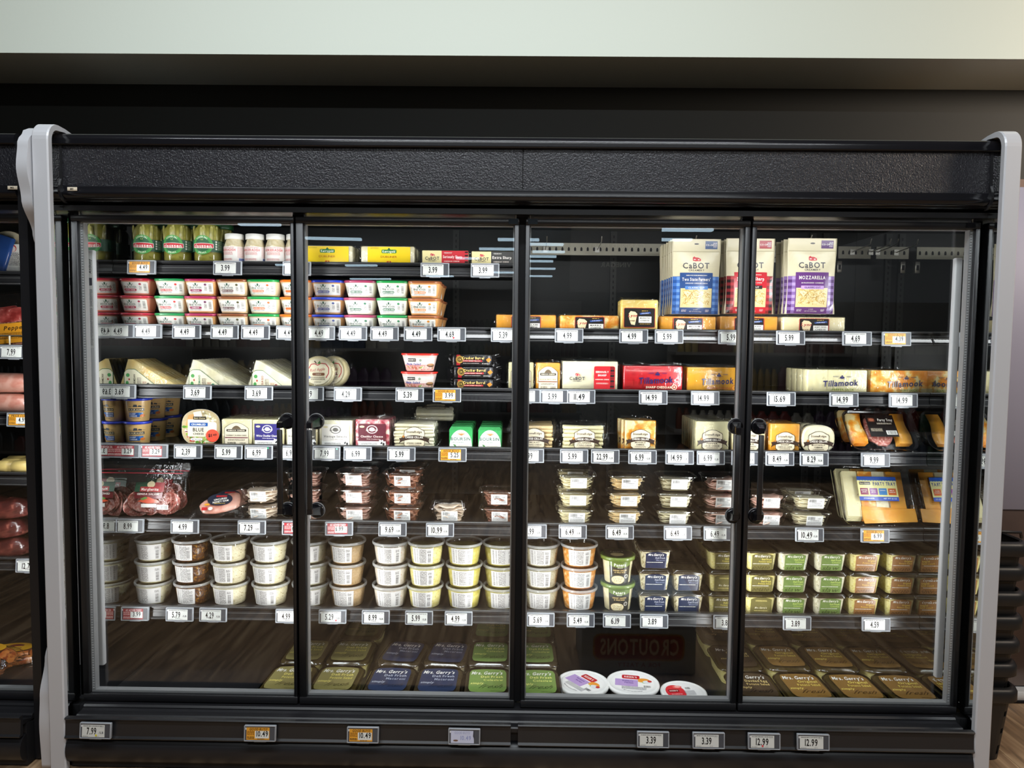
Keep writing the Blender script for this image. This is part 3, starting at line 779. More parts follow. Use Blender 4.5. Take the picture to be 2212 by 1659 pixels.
# ---- crinkled film fin on the ends or tops of wrapped packs
def fin(mb, p0, p1, h, up, seed, n=14, amp=.004):
    q = random.Random(seed); p0 = Vector(p0); p1 = Vector(p1); up = Vector(up); s = (p1-p0).normalized().cross(up)
    r0 = []; r1 = []; r2 = []
    for i in range(n+1):
        t = i/n; p = p0.lerp(p1, t); r0.append(tuple(p)); r1.append(tuple(p+up*h*q.uniform(.35, .65)+s*q.uniform(-amp, amp))); r2.append(tuple(p+up*h*q.uniform(.6, 1.15)+s*q.uniform(-amp, amp)*1.6))
    mb.loft([r0, r1, r2], False, False, smooth=False, closed=False)
# ---- wrapped block of cheese
def mk_block(w, h, d, m_, design, wrap=True, name='cheese_block', e=.003, prt=PRINT, seed=1, finh=.012, ends=True):
    r = empty(name)
    b = MB(); q = random.Random(seed); rbox(b, w, d, h, .006, e, n=2); b.build('cheese', m_, r)
    if design:
        p = P(); design(p, w*1000, h*1000); p.put('label', fflat(-d/2-(.0024 if wrap else .0002)), r, prt)
    if wrap:
        f = MB(); rbox(f, w+.003, d+.004, h+.0025, .006, .003, -.0002, n=2)
        if finh:
            fin(f, (-w/2, d*.1, h), (w/2, d*.15, h), finh, (0, .2, 1), seed)
            if ends: fin(f, (w/2, -d/2+.006, .004), (w/2, -d/2+.006, h-.004), .010, (1, .2, 0), seed+1, 8); fin(f, (-w/2, -d/2+.006, .004), (-w/2, -d/2+.006, h-.004), .008, (-1, .2, 0), seed+2, 8)
        f.build('film_wrap', FILM, r)
    return r
def d_dubliner(p, w, h):
    p.rect(6, h/2, w*.80, h-4, '#f2d01f', 0); p.rect(6, h*.74, 56, h*.18, '#1f7a3a', 1, r=3, n=10); p.text('Kerrygold', 6, h*.74, 12, '#fdfdf0', 1, l=2, fit=48)
    p.poly([(0, h*.83), (6, h*.93), (12, h*.83)], [(0, 1, 2)], '#2a5a30', 1)
    p.text('DUBLINER', 6, h*.47, 11, '#b05a1c', 0, l=2, fit=62); p.ell(1, h*.22, 4, 3, '#c25a22', 1); p.ell(11, h*.2, 3, 3, '#c25a22', 1); p.line(0, h*.25, 14, h*.25, 1.6, '#c25a22')
    p.fine(-48, h*.9, 30, 5, 2, '#a08a20'); p.fine(6, h*.07, 100, 3, 1, '#c9ac20')
def cabot_logo(p, u, v, s, c='#474549'):
    p.poly([(u-6*s, v+8*s), (u-6*s, v+13*s), (u-3*s, v+15*s), (u-2*s, v+13.5*s), (u+3*s, v+13*s), (u+7*s, v+10.5*s), (u+7*s, v+7.5*s), (u-2*s, v+7*s)], [tuple(range(8))[::-1]], '#d0343c', 1.5)
    p.rect(u-3*s, v+10*s, 3*s, 1.2*s, WHT, 2); p.rect(u+3.4*s, v+9.5*s, 2.6*s, 1.4*s, WHT, 2)
    p.text('CaBOT', u, v, 13*s, c, 1, l=2, fit=44*s); p.text('CREAMERY', u, v-7.6*s, 4.4*s, c, 1, l=2, fit=26*s)
def d_cabotbar(c2, t1, col2):
    def f(p, w, h):
        x = -w/2; p.rect(x+w*.21, h/2, w*.42, h-1, '#efe2a8', 0); p.rect(x+w*.71, h/2, w*.58, h-1, c2, 0)
        cabot_logo(p, x+w*.22, h*.52, 1.25); p.text('VERMONT', x+w*.56, h*.86, 6, '#f4efe6', 1, l=2, sx=1); p.text(t1, x+w*.66, h*.62, 14, '#faf4ec', 1, l=2, fit=w*.42); p.text('CHEDDAR CHEESE', x+w*.64, h*.34, 6, '#f4e6da', 1, l=2, fit=w*.34)
        p.rect(x+w*.71, h*.1, w*.56, h*.18, '#3c3836', 1)
        for i in range(5): p.rect(x+w*.96, h*(.1+.2*i), w*.07, h*.1, '#26201f' if i % 2 else '#3a1418', 1.2)
    return f
def d_lynn(t1, t2, lw=62, lh=52, cy=None):
    def f(p, w, h):
        y = cy or lh/2+2; i0 = len(p.it)
        p.rect(0, y, lw*1.06+3, lh+3, '#c0392b', 0, r=3); p.rect(0, y, lw*1.06, lh, '#1e1a18', 1, r=2)
        p.poly([(-29, y+12), (-24, y+21), (-12, y+19), (-6, y+12), (-9, y-6), (-12, y-24), (-22, y-22), (-27, y-6)], [tuple(range(8))[::-1]], '#ecd9ae', 2)
        p.text('Lynn', -17, y+7, 13, '#a8252c', 1, l=3, sx=.85, shear=.2); p.text('DAIRY', -16, y-10, 5.5, '#4a241c', 1, l=3)
        p.poly([(2, y+10), (30, y+14), (28, y+19), (0, y+15)], [(0, 1, 2, 3)], '#35559c', 2); p.fine(15, y+22, 18, 3, 1, '#d8b050', 3); p.text('AWARD', 15, y+14.5, 4.5, '#dfe3f2', 1, l=3)
        p.rect(15, y-6, 34, 20, '#f4f1e8', 2); p.text(t1, 15, y-1, 6.4, '#26201e', 1, l=3, fit=27); p.text(t2, 15, y-9, 6.4, '#26201e', 1, l=3, fit=25); p.fine(15, y-20, 28, 3, 1, '#caa24a', 3)
        if cy and cy < 40: p.xf(i0, 1.62, 1.12, 0, y, 0, h-5-30-y)
        elif cy: p.xf(i0, 1.40, 1.16, 0, y)
    return f
# ---- cheese spread tub (rounded rectangle)
def mk_tub(w, d, h, lidh, tap, rc, lidc, bodym, design, name, lidw=.004, prt=PRINT, H=None, lidmat=None):
    r = empty(name)
    b = MB(); hb = h-lidh
    rings = [rr(w-2*tap-.004, d-2*tap-.004, rc*.8, 0, 6)]+[rr(w-2*tap*(1-z/hb), d-2*tap*(1-z/hb), rc, z, 6) for z in (.003, hb*.5, hb+.001)]
    b.loft(rings); b.build('tub', bodym, r)
    l = MB(); z = hb
    l.loft([rr(w+.001, d+.001, rc, z, 6), rr(w+2*lidw, d+2*lidw, rc+lidw, z+.001, 6), rr(w+2*lidw, d+2*lidw, rc+lidw, z+lidh-.0035, 6), rr(w+2*lidw-.003, d+2*lidw-.003, rc+lidw, z+lidh-.0025, 6),
            rr(w-.002, d-.002, rc, z+lidh-.0025, 6), rr(w-.006, d-.006, rc, z+lidh-.004, 6)])
    l.build('lid', lidmat or plain(lidc, .3, .3), r)
    if design:
        p = P(); design(p); p.put('label', frr(w, d, rc, tap, hb), r, prt)
    return r
def leaf_logo(p, u, v, s, c='#2c5a44'):
    p.ell(u, v+1*s, 2.6*s, 3.8*s, c, 1.6, 8)
    for k in (-1, 1):
        p.poly([(u+k*2*s, v-3*s), (u+k*9*s, v+2*s), (u+k*6*s, v-2.6*s)], [(0, 1, 2)], c, 1.6); p.poly([(u+k*1*s, v-4*s), (u+k*8*s, v-3.4*s), (u+k*4*s, v-5.6*s)], [(0, 1, 2)], c, 1.6)
def d_pine(fl, pc, oc):
    def f(p):
        p.rect(0, 27, 104, 42, '#f2efe8', 0, n=24, r=4)
        leaf_logo(p, -13, 40.5, 1.25); p.text('PINE RIVER', -13, 29, 10.5, '#35564a', 0, l=2, fit=48)
        p.rect(-13, 18.5, 46, 9, pc, 1.4, r=4, n=10); p.text(fl, -13, 18.5, 6.2, '#f7f2ee', 1, l=2.4, fit=min(42, 3.9*len(fl)))
        p.fine(-13, 10.5, 44, 3, 1, '#444440'); p.ell(24, 40, 5, 4, oc, 1.6, 8); p.bars(41, 28, 9, 28, '#55524e', vert=False, l=2); p.fine(25, 25, 9, 16, 6, '#77746e'); p.fine(-46, 27, 8, 26, 8, '#88857e')
    return f
def mk_pine(fl, pc, oc, lid, body): return mk_tub(.122, .096, .0645, .012, .011, .030, lid, plain(body, .4, .2), d_pine(fl, pc, oc), 'cheese_spread_tub', .0035)
# ---- shredded cheese pouch
def mk_bag(base, dark, mid, lite, name_, sub, cut, cutc, coop):
    r = empty('shredded_cheese_pouch'); W_, H_ = .184, .285
    def half(z):
        t = z/H_
        return .0012+.018*max(0, math.sin(PI*min(1, t/.80)**.75))**.8 if t < .80 else .0012
    def wid(z):
        t = z/H_; return W_*(.5-.018*math.sin(PI*min(1, t/.8)))*(1.03 if t < .12 else 1)
    def bul(x, z):
        return half(z)*max(0, 1-(abs(x)/wid(z))**2.4)+.0008
    zs = [0, .004, .02, .05, .08, .11, .14, .17, .20, .215, .228, .234, .236, .26, H_]; n = 12; rings = []
    for z in zs:
        w = wid(z); f = [(-w+2*w*i/n, -bul(-w+2*w*i/n, z), z) for i in range(n+1)]; k = [(x, -y+.0001, zz) for x, y, zz in f[::-1]]
        rings.append(f+k)
    MB().loft(rings, smooth=True).build('pouch', plain('#d9cfae', .4, .25), r)
    p = P(); wmm = 180
    def grid(u, v, w, h, c, l=0):
        nx = max(1, int(w/14)); ny = max(1, int(h/20))
        vs = [(u-w/2+w*i/nx, v-h/2+h*j/ny) for j in range(ny+1) for i in range(nx+1)]
        p.poly(vs, [(j*(nx+1)+i, j*(nx+1)+i+1, (j+1)*(nx+1)+i+1, (j+1)*(nx+1)+i) for j in range(ny) for i in range(nx)], c, l)
    grid(0, 214, 174, 138, '#e2d8b6', 0); grid(0, 72, 176, 142, mid, 0)
    cols_ = (dark, mid, lite)
    for sx in (-1, 1):
        for i in range(12):
            for j in range(2):
                grid(sx*(80-j*13), 8+i*11.6, 12.6, 11.4, cols_[(i % 2)+(j % 2)], 1)
    grid(0, 80, 124, 154, base, 3); grid(0, 62, 118, 72, '#ead9a0', 4)
    p.shreds(0, 62, 108, 62, 190, ['#efe0ac', '#e2c680', '#cfa858', '#f4e8c0', '#b98f45', '#e9d59a'], 5, ln=(12, 24), wd=2.4)
    grid(0, 100, 86, 13, cutc[0], 9); p.text(cut, 0, 100, 8.5, cutc[1], 1, l=12, fit=62)
    cabot_logo(p, 0, 184, 2.35); 
    p.text(name_[0], 0, name_[1], name_[2], '#f8f4ec', 1, l=6, fit=name_[3]); p.text(sub, 0, 117, 5.5, '#f3eee4', 1, l=6, fit=84)
    p.fine(0, 147, 78, 5, 1, '#efe9dc', 6) if 'Farm' in name_[0] or 'Sharp' in name_[0] else None
    p.text('2 CUPS', 0, 18, 5.5, '#f0eae0', 0, l=6); p.text('NET WT 8 OZ (226g)', 0, 11, 5.5, '#f0eae0', 0, l=6, fit=46); p.fine(-44, 14, 18, 9, 3, '#e6dfe6', 6); p.fine(44, 14, 14, 9, 3, '#e6dfe6', 6)
    grid(0, 237, 180, 2.2, '#b8ad88', 2); grid(56, 262, 46, 30, coop, 3); p.text('CO-OP', 50, 262, 8.5, '#f2ece6', 1, l=5); p.fine(70, 262, 14, 20, 5, '#ddd6dd', 5)
    p.ell(0, 266, 9, 3, '#3a3632', 3, 8)
    p.put('print', lambda u, v, h: (u, -bul(u*1., v)-h, v), r, PRINTG)
    return r
# ---- cheese wedge lying on its rind, triangular face to the front
def wedge_pts(w, h, n=7, e=0):
    """outline seen from the front, rind at the left"""
    pts = [(-w/2-e, -e)]
    for i in range(1, n): t = i/n; pts.append((-w/2-e+.010*math.sin(PI*t*.5)+.022*t, h*t*.98))
    pts += [(-w/2+.034, h+e), (-w/2+.046, h+e-.001), (w/2+e, .004), (w/2+e, -e)]
    return pts
def mk_wedge(m_, tc, word, seed=1):
    r = empty('cheese_wedge'); w, h, d = .215, .104, .021
    def ext(e, y0, y1):
        mb = MB(); o = wedge_pts(w, h, e=e); n = len(o)
        mb.loft([[(x, y0, z) for x, z in o], [(x, y1, z) for x, z in o]], smooth=False); return mb
    ext(0, -d/2, d/2).build('cheese', m_, r)
    f = ext(.0025, -d/2-.0012, d/2+.0012); fin(f, (-w/2-.001, 0, .01), (-w/2+.03, 0, h), .016, (-.6, 0, .6), seed, 10, .003); fin(f, (-w/2+.05, 0, h-.005), (w/2, 0, .006), .007, (.3, 0, .6), seed+3, 12, .003)
    f.build('film_wrap', FILM, r)
    p = P()
    def lab(e, c, l):
        p.strip(-90+e, 34-e*1.9, lambda x: e*.6+1, lambda x: (68-e)-.05*(x+72)**2*(x < -72) if x < -48 else (68-e)-(x+48)*.78, c, l, 20)
    lab(0, '#2f6b46', 0); lab(2, '#e9e2c4', 1); 
    p.ell(-75, 44, 7, 7, '#4f9a54', 2, 8); p.ell(-78, 14, 6, 8, '#4f9a54', 2, 8); p.ell(-70, 28, 3, 4, '#c23a3a', 2.4, 6)
    p.text(word, -50, 26, 11, tc, 1, rot=PI/2, l=3, fit=44, shear=0); p.fine(-32, 20, 16, 30, 9, '#7a6a60', 3); p.fine(-12, 12, 14, 18, 6, '#b06a50', 3); p.ell(2, 10, 6, 5.5, tc, 3, 8)
    p.put('label', fflat(-d/2-.0014), r)
    return r
def mk_round(seed=2):
    r = empty('round_cheese'); rad = .062; d = .03; T = Matrix.Rotation(-.0, 4, 'X')
    def disc(e, y0, y1):
        mb = MB(); n = 32
        mb.loft([[((rad+e-b)*math.cos(2*PI*j/n), y, rad+(rad+e-b)*math.sin(2*PI*j/n)) for j in range(n)][::1] for y, b in ((y0, .006), (y0+.003, .001), (0, 0), (y1-.003, .001), (y1, .006))]); return mb
    disc(0, -d/2, d/2).build('cheese', F_CREAM, r)
    f = MB(); f.loft([[((rad*1.02+.004)*x*(1 if abs(z-.065) < .05 else .92), y, z) for x in (-1, -.5, 0, .5, 1)] for z in (-.001, .03, .065, .10, .128, .150) for y in (-.018*(1 if z < .12 else .3),)], False, False, closed=False)
    fin(f, (-.055, -.004, .126), (.05, -.004, .128), .022, (.15, 0, 1), seed, 12, .006); fin(f, (.058, -.01, .02), (.06, -.01, .11), .018, (1, 0, .2), seed+1, 10, .005)
    f.build('film_bag', FILM, r)
    p = P(); p.ell(0, 62, 50, 50, '#f1e6c8', 0, 24)
    # red apple outline from short strokes
    o = [(-34, 74), (-26, 90), (-12, 92), (-2, 86), (10, 94), (28, 92), (40, 76), (40, 56), (30, 38)]
    for a, b in zip(o, o[1:]): p.line(*a, *b, 3.2, '#c42a36', 1)
    p.text('Red Apple', -1, 70, 17, '#c03038', 0, l=2, fit=56, shear=.2, rot=.12); p.rect(2, 52, 46, 11, '#7a4a32', 1, r=4, n=10); p.text('CHEESE', 2, 52, 5.5, '#e8d8c0', 1, l=3)
    p.fine(0, 36, 52, 14, 4, '#7a6a58'); p.fine(0, 22, 26, 5, 2, '#7a6a58', seed=4); p.poly([(-4, 92), (6, 104), (10, 92)], [(0, 2, 1)], '#4a8a3c', 2); p.poly([(-8, 92), (-16, 102), (-12, 104), (-4, 93)], [(0, 1, 2, 3)], '#5a3a24', 2); p.ell(-34, 40, 7, 6, '#7a86b8', 1.5, 8)
    p.put('label', fflat(-.0186), r)
    return r
def d_ham(p):
    p.rect(0, 27, 128, 48, '#efe0da', 0, n=26); p.rect(0, 14, 126, 20, '#d99a94', .4, n=26)
    p.shreds(0, 12, 116, 18, 60, ['#e6b0a4', '#c97f74', '#efd0c4', '#8fae52', '#b5604e'], .8, ln=(8, 16), wd=5)
    p.rect(-26, 42, 30, 12, '#2e2a28', 1.6); p.text("RESER'S", -26, 42, 6.5, '#f1ece4', 1, l=2.4, fit=26); p.ell(6, 41, 7, 7, '#e9e4d8', 1.6, 8); p.ell(6, 41, 5, 5, '#93a08c', 1.8, 8)
    p.text('Ham Salad', -20, 27, 12, '#3b4a9c', 1, l=2.4, fit=56, shear=.2); p.ell(46, 22, 16, 7, '#6b4a30', 3, 10); p.ell(46, 25, 14, 4, '#b98a5a', 3.4, 10)
def mk_crackbar():
    r = empty('cheese_bar'); w, h, d = .150, .043, .062
    b = MB(); rbox(b, w, d, h, .008, .003, n=2)
    fin(b, (w/2-.002, -.01, .002), (w/2-.002, -.01, h-.002), .030, (1, 0, .1), 5, 9, .006); fin(b, (-w/2+.002, -.01, .002), (-w/2+.002, -.01, h-.002), .016, (-1, 0, .1), 6, 9, .005)
    fin(b, (w/2-.002, -.025, .002), (w/2-.002, .02, h-.002), .026, (1, 0, -.1), 8, 9, .006)
    b.build('wrapper', mat('black_foil_film', (.012, .011, .012), .22, bump=(45, .7, .004)), r)
    p = P(); y = h*500
    p.rect(-52, y, 14, 40, '#8a1f26', 0); p.ell(-47, y+2, 14, 14, '#c9a24e', 1, 14); p.ell(-47, y+2, 12, 12, '#191515', 1.6, 14); p.ell(-47, y+2, 10, 10, '#c9a24e', 2, 14); p.ell(-47, y+2, 8.6, 8.6, '#191515', 2.4, 14); p.text('CB', -47, y+2, 10, '#d6b25c', 1, l=3, sx=.8)
    p.text('Cracker Barrel', 4, y+8, 13.5, '#e7c476', 1, l=2, fit=84); p.rect(0, y-3, 76, 6.5, '#a83036', 1); p.text('EXTRA SHARP YELLOW', -1, y-3, 4.6, '#f4e6da', 1, l=2, fit=66)
    p.poly([(52, y+2), (64, y+10), (72, y+1), (61, y-8)], [(3, 2, 1, 0)], '#e28a3a', 2.4); p.fine(-4, y-12, 60, 2.5, 1, '#d8d0c8'); p.fine(50, y-13, 26, 3, 1, '#e8e4dc', seed=3)
    p.put('label', fflat(-d/2-.0004), r, PRINTG)
    return r
def arch_label(p, w, h, base, band, t, sub, frame='#3a332c', top='DIMOCK CHEESE'):
    y = h*.06; hh = h*.62; lw = w*.80
    p.arch(0, y+hh/2, lw, hh, h*.20, '#2f2a24', 0); p.arch(0, y+hh/2, lw-3, hh-2, h*.20, base, 1)
    p.arch(0, h*.66, lw*.36, h*.02, h*.10, '#6a5a44', 2); p.rect(0, h*.60, lw*.82, h*.09, frame, 2, r=3, n=10); p.text(top, 0, h*.60, h*.062, '#efe6cf', 1, l=3, fit=lw*.7)
    p.text(t, 0, h*.42, h*.065, '#4a4236', 1, l=2, fit=lw*.84); p.rect(0, h*.34, lw*.94, h*.035, band, 2); p.fine(0, h*.26, lw*.7, h*.07, 2, '#6a6254')
    p.bars(-lw*.2, h*.13, lw*.36, h*.10); p.fine(lw*.26, h*.13, lw*.26, h*.08, 2, '#3a342c')
def d_dimock(base, band, t): return lambda p, w, h: arch_label(p, w, h, base, band, t, '')
def d_cabotblk(p, w, h):
    cabot_logo(p, -w*.23, h*.44, 1.35); p.rect(w*.26, h*.45, w*.38, h*.80, '#c4262e', 0, r=6, n=10); p.text('SERIOUSLY', w*.22, h*.66, 10, '#f8efe4', 1, l=2, fit=w*.24); p.text('SHARP', w*.22, h*.55, 10, '#f8efe4', 1, l=2, fit=w*.16)
    p.text('CHEDDAR CHEESE', w*.22, h*.41, 6, '#f8e6dc', 1, l=2, fit=w*.25); p.fine(w*.22, h*.28, w*.22, 6, 2, '#f0c8c0')
    for i in range(9): p.rect(w*.40, h*(.09+.088*i), w*.07, h*.075, '#2a1a1c' if i % 2 else '#7d1c22', 1.5)
    p.fine(-w*.24, h*.1, 30, 4, 1, '#8a8060')
def d_till(kind, kc, tc='#23265e'):
    def f(p, w, h):
        p.text('Tillamook', w*.06, h*.47, h*.34, tc, 1, l=2, fit=w*.60, shear=.10, rot=.05)
        p.poly([(w*.03, h*.72), (w*.12, h*.72), (w*.10, h*.66), (w*.05, h*.66)], [(0, 3, 2, 1)], tc, 2); p.poly([(w*.05, h*.73), (w*.075, h*.80), (w*.10, h*.73)], [(0, 2, 1)], tc, 2); p.line(w*.01, h*.65, w*.15, h*.65, 1, tc)
        p.fine(-w*.03, h*.735, w*.09, h*.05, 2, tc); p.fine(w*.19, h*.735, w*.09, h*.05, 2, tc)
        p.text(kind, w*.10, h*.20, h*.12, kc, 1, l=2, fit=w*.034*len(kind)); p.fine(0, h*.05, w*.3, 3, 1, kc); p.fine(w*.36, h*.06, w*.16, 5, 2, tc, seed=5); p.fine(-w*.34, h*.06, w*.2, 3, 1, tc, seed=7)
        if 'CHEDDAR' in kind: p.ell(w*.36, h*.21, h*.105, h*.105, kc, 1.6, 12); p.ell(w*.36, h*.21, h*.075, h*.075, '#b03a2a' if 'SHARP' in kind else '#dca030', 2, 12); p.ell(w*.36, h*.21, h*.035, h*.035, kc, 2.4, 10)
    return f
# ---- round spread tub
def mk_kauk():
    r = empty('cheese_spread_cup'); H_ = .081
    MB().lathe([(.0385, 0), (.0405, .002), (.0485, H_)], 36).build('cup', plain('#e2ba78', .35, .3), r)
    MB().lathe([(.0495, H_-.001), (.0535, H_), (.0535, H_+.007), (.052, H_+.009), (.049, H_+.009), (.0485, H_+.007)], 36).build('lid', plain('#2b3fc4', .3, .3), r)
    p = P()
    p.text('KAUKAUNA', 0, 46, 10.5, '#f0dcb0', 1, l=2.6, fit=50); p.rect(0, 46, 55, 11, '#26303a', 1, n=9)
    p.poly([(-12, 56), (-8, 66), (2, 66), (4, 56)], [(3, 2, 1, 0)], '#3a4048', 1.5); p.poly([(4, 57), (8, 63), (18, 61), (18, 56)], [(3, 2, 1, 0)], '#3a4048', 1.5); p.line(-26, 58, -15, 58, 1.2, '#3a4048'); p.line(20, 58, 30, 58, 1.2, '#3a4048')
    p.rect(-8, 26, 40, 18, '#1e4f96', 1, n=8); p.text('SHARP', -14, 30, 7, '#eef2f6', 1, l=2.4); p.text('CHEDDAR', -11, 22, 7, '#eef2f6', 1, l=2.4, fit=28)
    p.rect(16, 30, 16, 9, '#3f7fc4', 1.2, n=4); p.ell(22, 23, 9, 5.5, '#e07a2c', 2.2, 10); p.fine(0, 12, 28, 3, 1, '#4a3a20')
    p.put('print', fcyl(.0404, .0487, H_), r, PRINTG)
    return r
def mk_blue():
    r = empty('crumbled_cheese_tub'); d = .040
    def ol(s, n=36):
        o = []
        for i in range(n):
            a = 2*PI*i/n; c_, s_ = math.cos(a), math.sin(a)
            x = .074*math.copysign(abs(c_)**.85, c_)*(1-.12*abs(s_)**4); z = .071*math.copysign(abs(s_)**.72, s_); o.append((x*s, z*s))
        return o
    b = MB(); b.loft([[(x, y, .070+z) for x, z in ol(s)] for y, s in ((d/2, .80), (-d/2+.004, .97), (-d/2+.003, 1.0), (-d/2, 1.0))]); b.build('tub', plain('#d8d4c8', .35, .3), r)
    p = P(); o = ol(.985); q = random.Random(5)
    p.poly([(x*1000, 70+z*1000) for x, z in o], [tuple(range(len(o)))], '#c9b58c', 0)
    def blob(u, v, a, b_, c, l):
        if (u/72)**2+((v-70)/70)**2 < .80: p.ell(u, v, a, b_, c, l, 8)
    p.poly([(-48, 118), (-10, 126), (-26, 88), (-62, 66)], [(3, 2, 1, 0)], '#d8a466', .6); p.poly([(-30, 128), (0, 134), (6, 108), (-22, 96)], [(3, 2, 1, 0)], '#efe9dc', .8)
    for i in range(70): blob(q.uniform(8, 60), q.uniform(96, 132), q.uniform(3, 6), q.uniform(3, 5), q.choice(['#efe6c8', '#f7f2e0', '#cbbf94', '#a89c74']), 1+.01*i)
    for i in range(110): blob(q.uniform(-66, 56), q.uniform(8, 42) if i % 3 else q.uniform(40, 80), q.uniform(3, 8), q.uniform(2, 6), q.choice(['#8fb83a', '#5f8f2c', '#f0ead8', '#c83a34', '#b4cc5c', '#dfe6c0', '#7a2a40']), 1.8+.01*i)
    p.rect(38, 62, 46, 60, '#f2efe9', 3.2, r=10, n=10)
    p.rect(-8, 68, 84, 66, '#f2e8cf', 3.6); p.rect(-4, 106, 50, 12, '#2b2620', 4, r=2, n=8); p.text('Best Choice', -4, 106.5, 8.5, '#e9d9a8', 1, l=5, fit=43)
    p.rect(-8, 82, 70, 14, '#1c57a6', 4); p.text('CRUMBLED', -8, 82, 10, '#f7f7f2', 1, l=5, fit=56); p.text('BLUE', -8, 62, 19, '#2a2826', 1, l=5, fit=44); p.text('CHEESE', -8, 46, 10, '#2a2826', 1, l=5, fit=42)
    p.rect(-16, 25, 46, 9, '#f7f7f2', 5, r=4, n=8); p.text('NET WT 5 OZ', -16, 25, 5, '#3a3a3a', 1, l=6, fit=36)
    p.put('printed_lid', fflat(-d/2-.0001), r, PRINTG)
    p = P(); p.ell(46, 40, 25, 24, '#f4533a', 14, 20); p.text('$1', 38, 41, 17, '#33201c', 1, l=16, fit=17); p.text('49', 56, 43, 13, '#33201c', 1, l=16, fit=15)
    p.put('price_sticker', fflat(-d/2-.0001), r)
    return r
def d_square(base, t1, t2, dark='#f0ece4', low=True, med='#d8cba0'):
    def f(p, w, h):
        lw, lh = w*.82, h*.84; y = h*.44
        p.rect(0, y, lw, lh, base, 0); 
        if low: p.rect(0, y-lh*.36, lw, lh*.28, WHT, 1)
        p.ell(0, y+lh*.27, lw*.20, lh*.17, dark, 1.4, 16); p.ell(0, y+lh*.27, lw*.165, lh*.14, base, 1.8, 16); p.ell(0, y+lh*.27, lw*.10, lh*.085, dark, 2.2, 12); p.text("JIM'S CHEESE", 0, y+lh*.24, h*.06, dark, 1, l=3, fit=lw*.44)
        p.ell(-lw*.36, y+lh*.38, lw*.09, lh*.045, med, 1.6, 10); p.text(t1, 0, y-lh*.02, h*.10, dark, 1, l=2, fit=min(lw*.88, h*.062*len(t1)*.9)); p.text(t2, lw*.05, y-lh*.13, h*.055, dark, 0, l=2, fit=lw*.5)
        p.fine(-lw*.1, y-lh*.32, lw*.6, h*.06, 2, '#555'); p.text('Net Wt. 7.5 oz (213g)', -lw*.02, y-lh*.44, h*.06, '#3a3a3a', 0, l=2, fit=lw*.74)
        for a, b, s in ((.30, -.22, 6), (.34, -.28, 5), (.38, -.2, 4), (.33, -.35, 4), (.42, -.33, 5)): p.ell(lw*a, y+lh*b, s*.8, s, '#2a2a2c' if (s % 2) else '#efefef', 2+.1*s, 6)
    return f
def cellar_label(p, cx, cy, s, t1, t2, ribbon='#3a2a22'):
    """arched badge with a ribbon across"""
    def sh(e, c, l):
        def hi(x):
            k = abs(x-cx)/((33+e)*s); return cy+s*((22+e)+10*max(0, 1-(k/.8)**2)*(1 if k < .8 else 0)-(6 if k > .93 else 0))
        def lo(x):
            k = abs(x-cx)/((33+e)*s); return cy-s*((33+e)-(7*max(0, (k-.75)/.25)))
        p.strip(cx-(33+e)*s, cx+(33+e)*s, lo, hi, c, l, 20)
    sh(1.6, ribbon, 0); sh(0, '#ecdfc0', 1)
    p.text('StoneRidge', cx, cy+s*17, s*10.5, '#3a2a24', 1, l=3, fit=s*52); p.fine(cx, cy+s*9.5, s*30, s*2, 1, '#9a8a70', 3)
    p.strip(cx-44*s, cx+44*s, lambda x: cy+s*(-8-9*((x-cx)/(44*s))**2), lambda x: cy+s*(6-9*((x-cx)/(44*s))**2), ribbon, 2.4, 18)
    p.poly([(cx-44*s, cy-17*s), (cx-52*s, cy-24*s), (cx-47*s, cy-13*s), (cx-51*s, cy-4*s), (cx-42*s, cy-4*s)], [(0, 4, 3, 2, 1)], ribbon, 2); p.poly([(cx+44*s, cy-17*s), (cx+52*s, cy-24*s), (cx+47*s, cy-13*s), (cx+51*s, cy-4*s), (cx+42*s, cy-4*s)], [(0, 1, 2, 3, 4)], ribbon, 2)
    p.text('CHEESE CELLAR', cx, cy-1*s, s*9.5, '#f4efe2', 1, l=4, fit=s*60); p.text(t1, cx, cy-s*13, s*7.5, '#4a3c34', 1, l=3, fit=s*min(46, 6.4*len(t1))); p.text(t2, cx, cy-s*21, s*6.5, '#4a3c34', 1, l=3, fit=s*min(50, 5*len(t2)))
    p.fine(cx, cy-s*28, s*38, s*5, 2, '#8a7c68', 3); p.ell(cx-36*s, cy+1*s, 4*s, 4*s, '#b5793a', 3, 8)
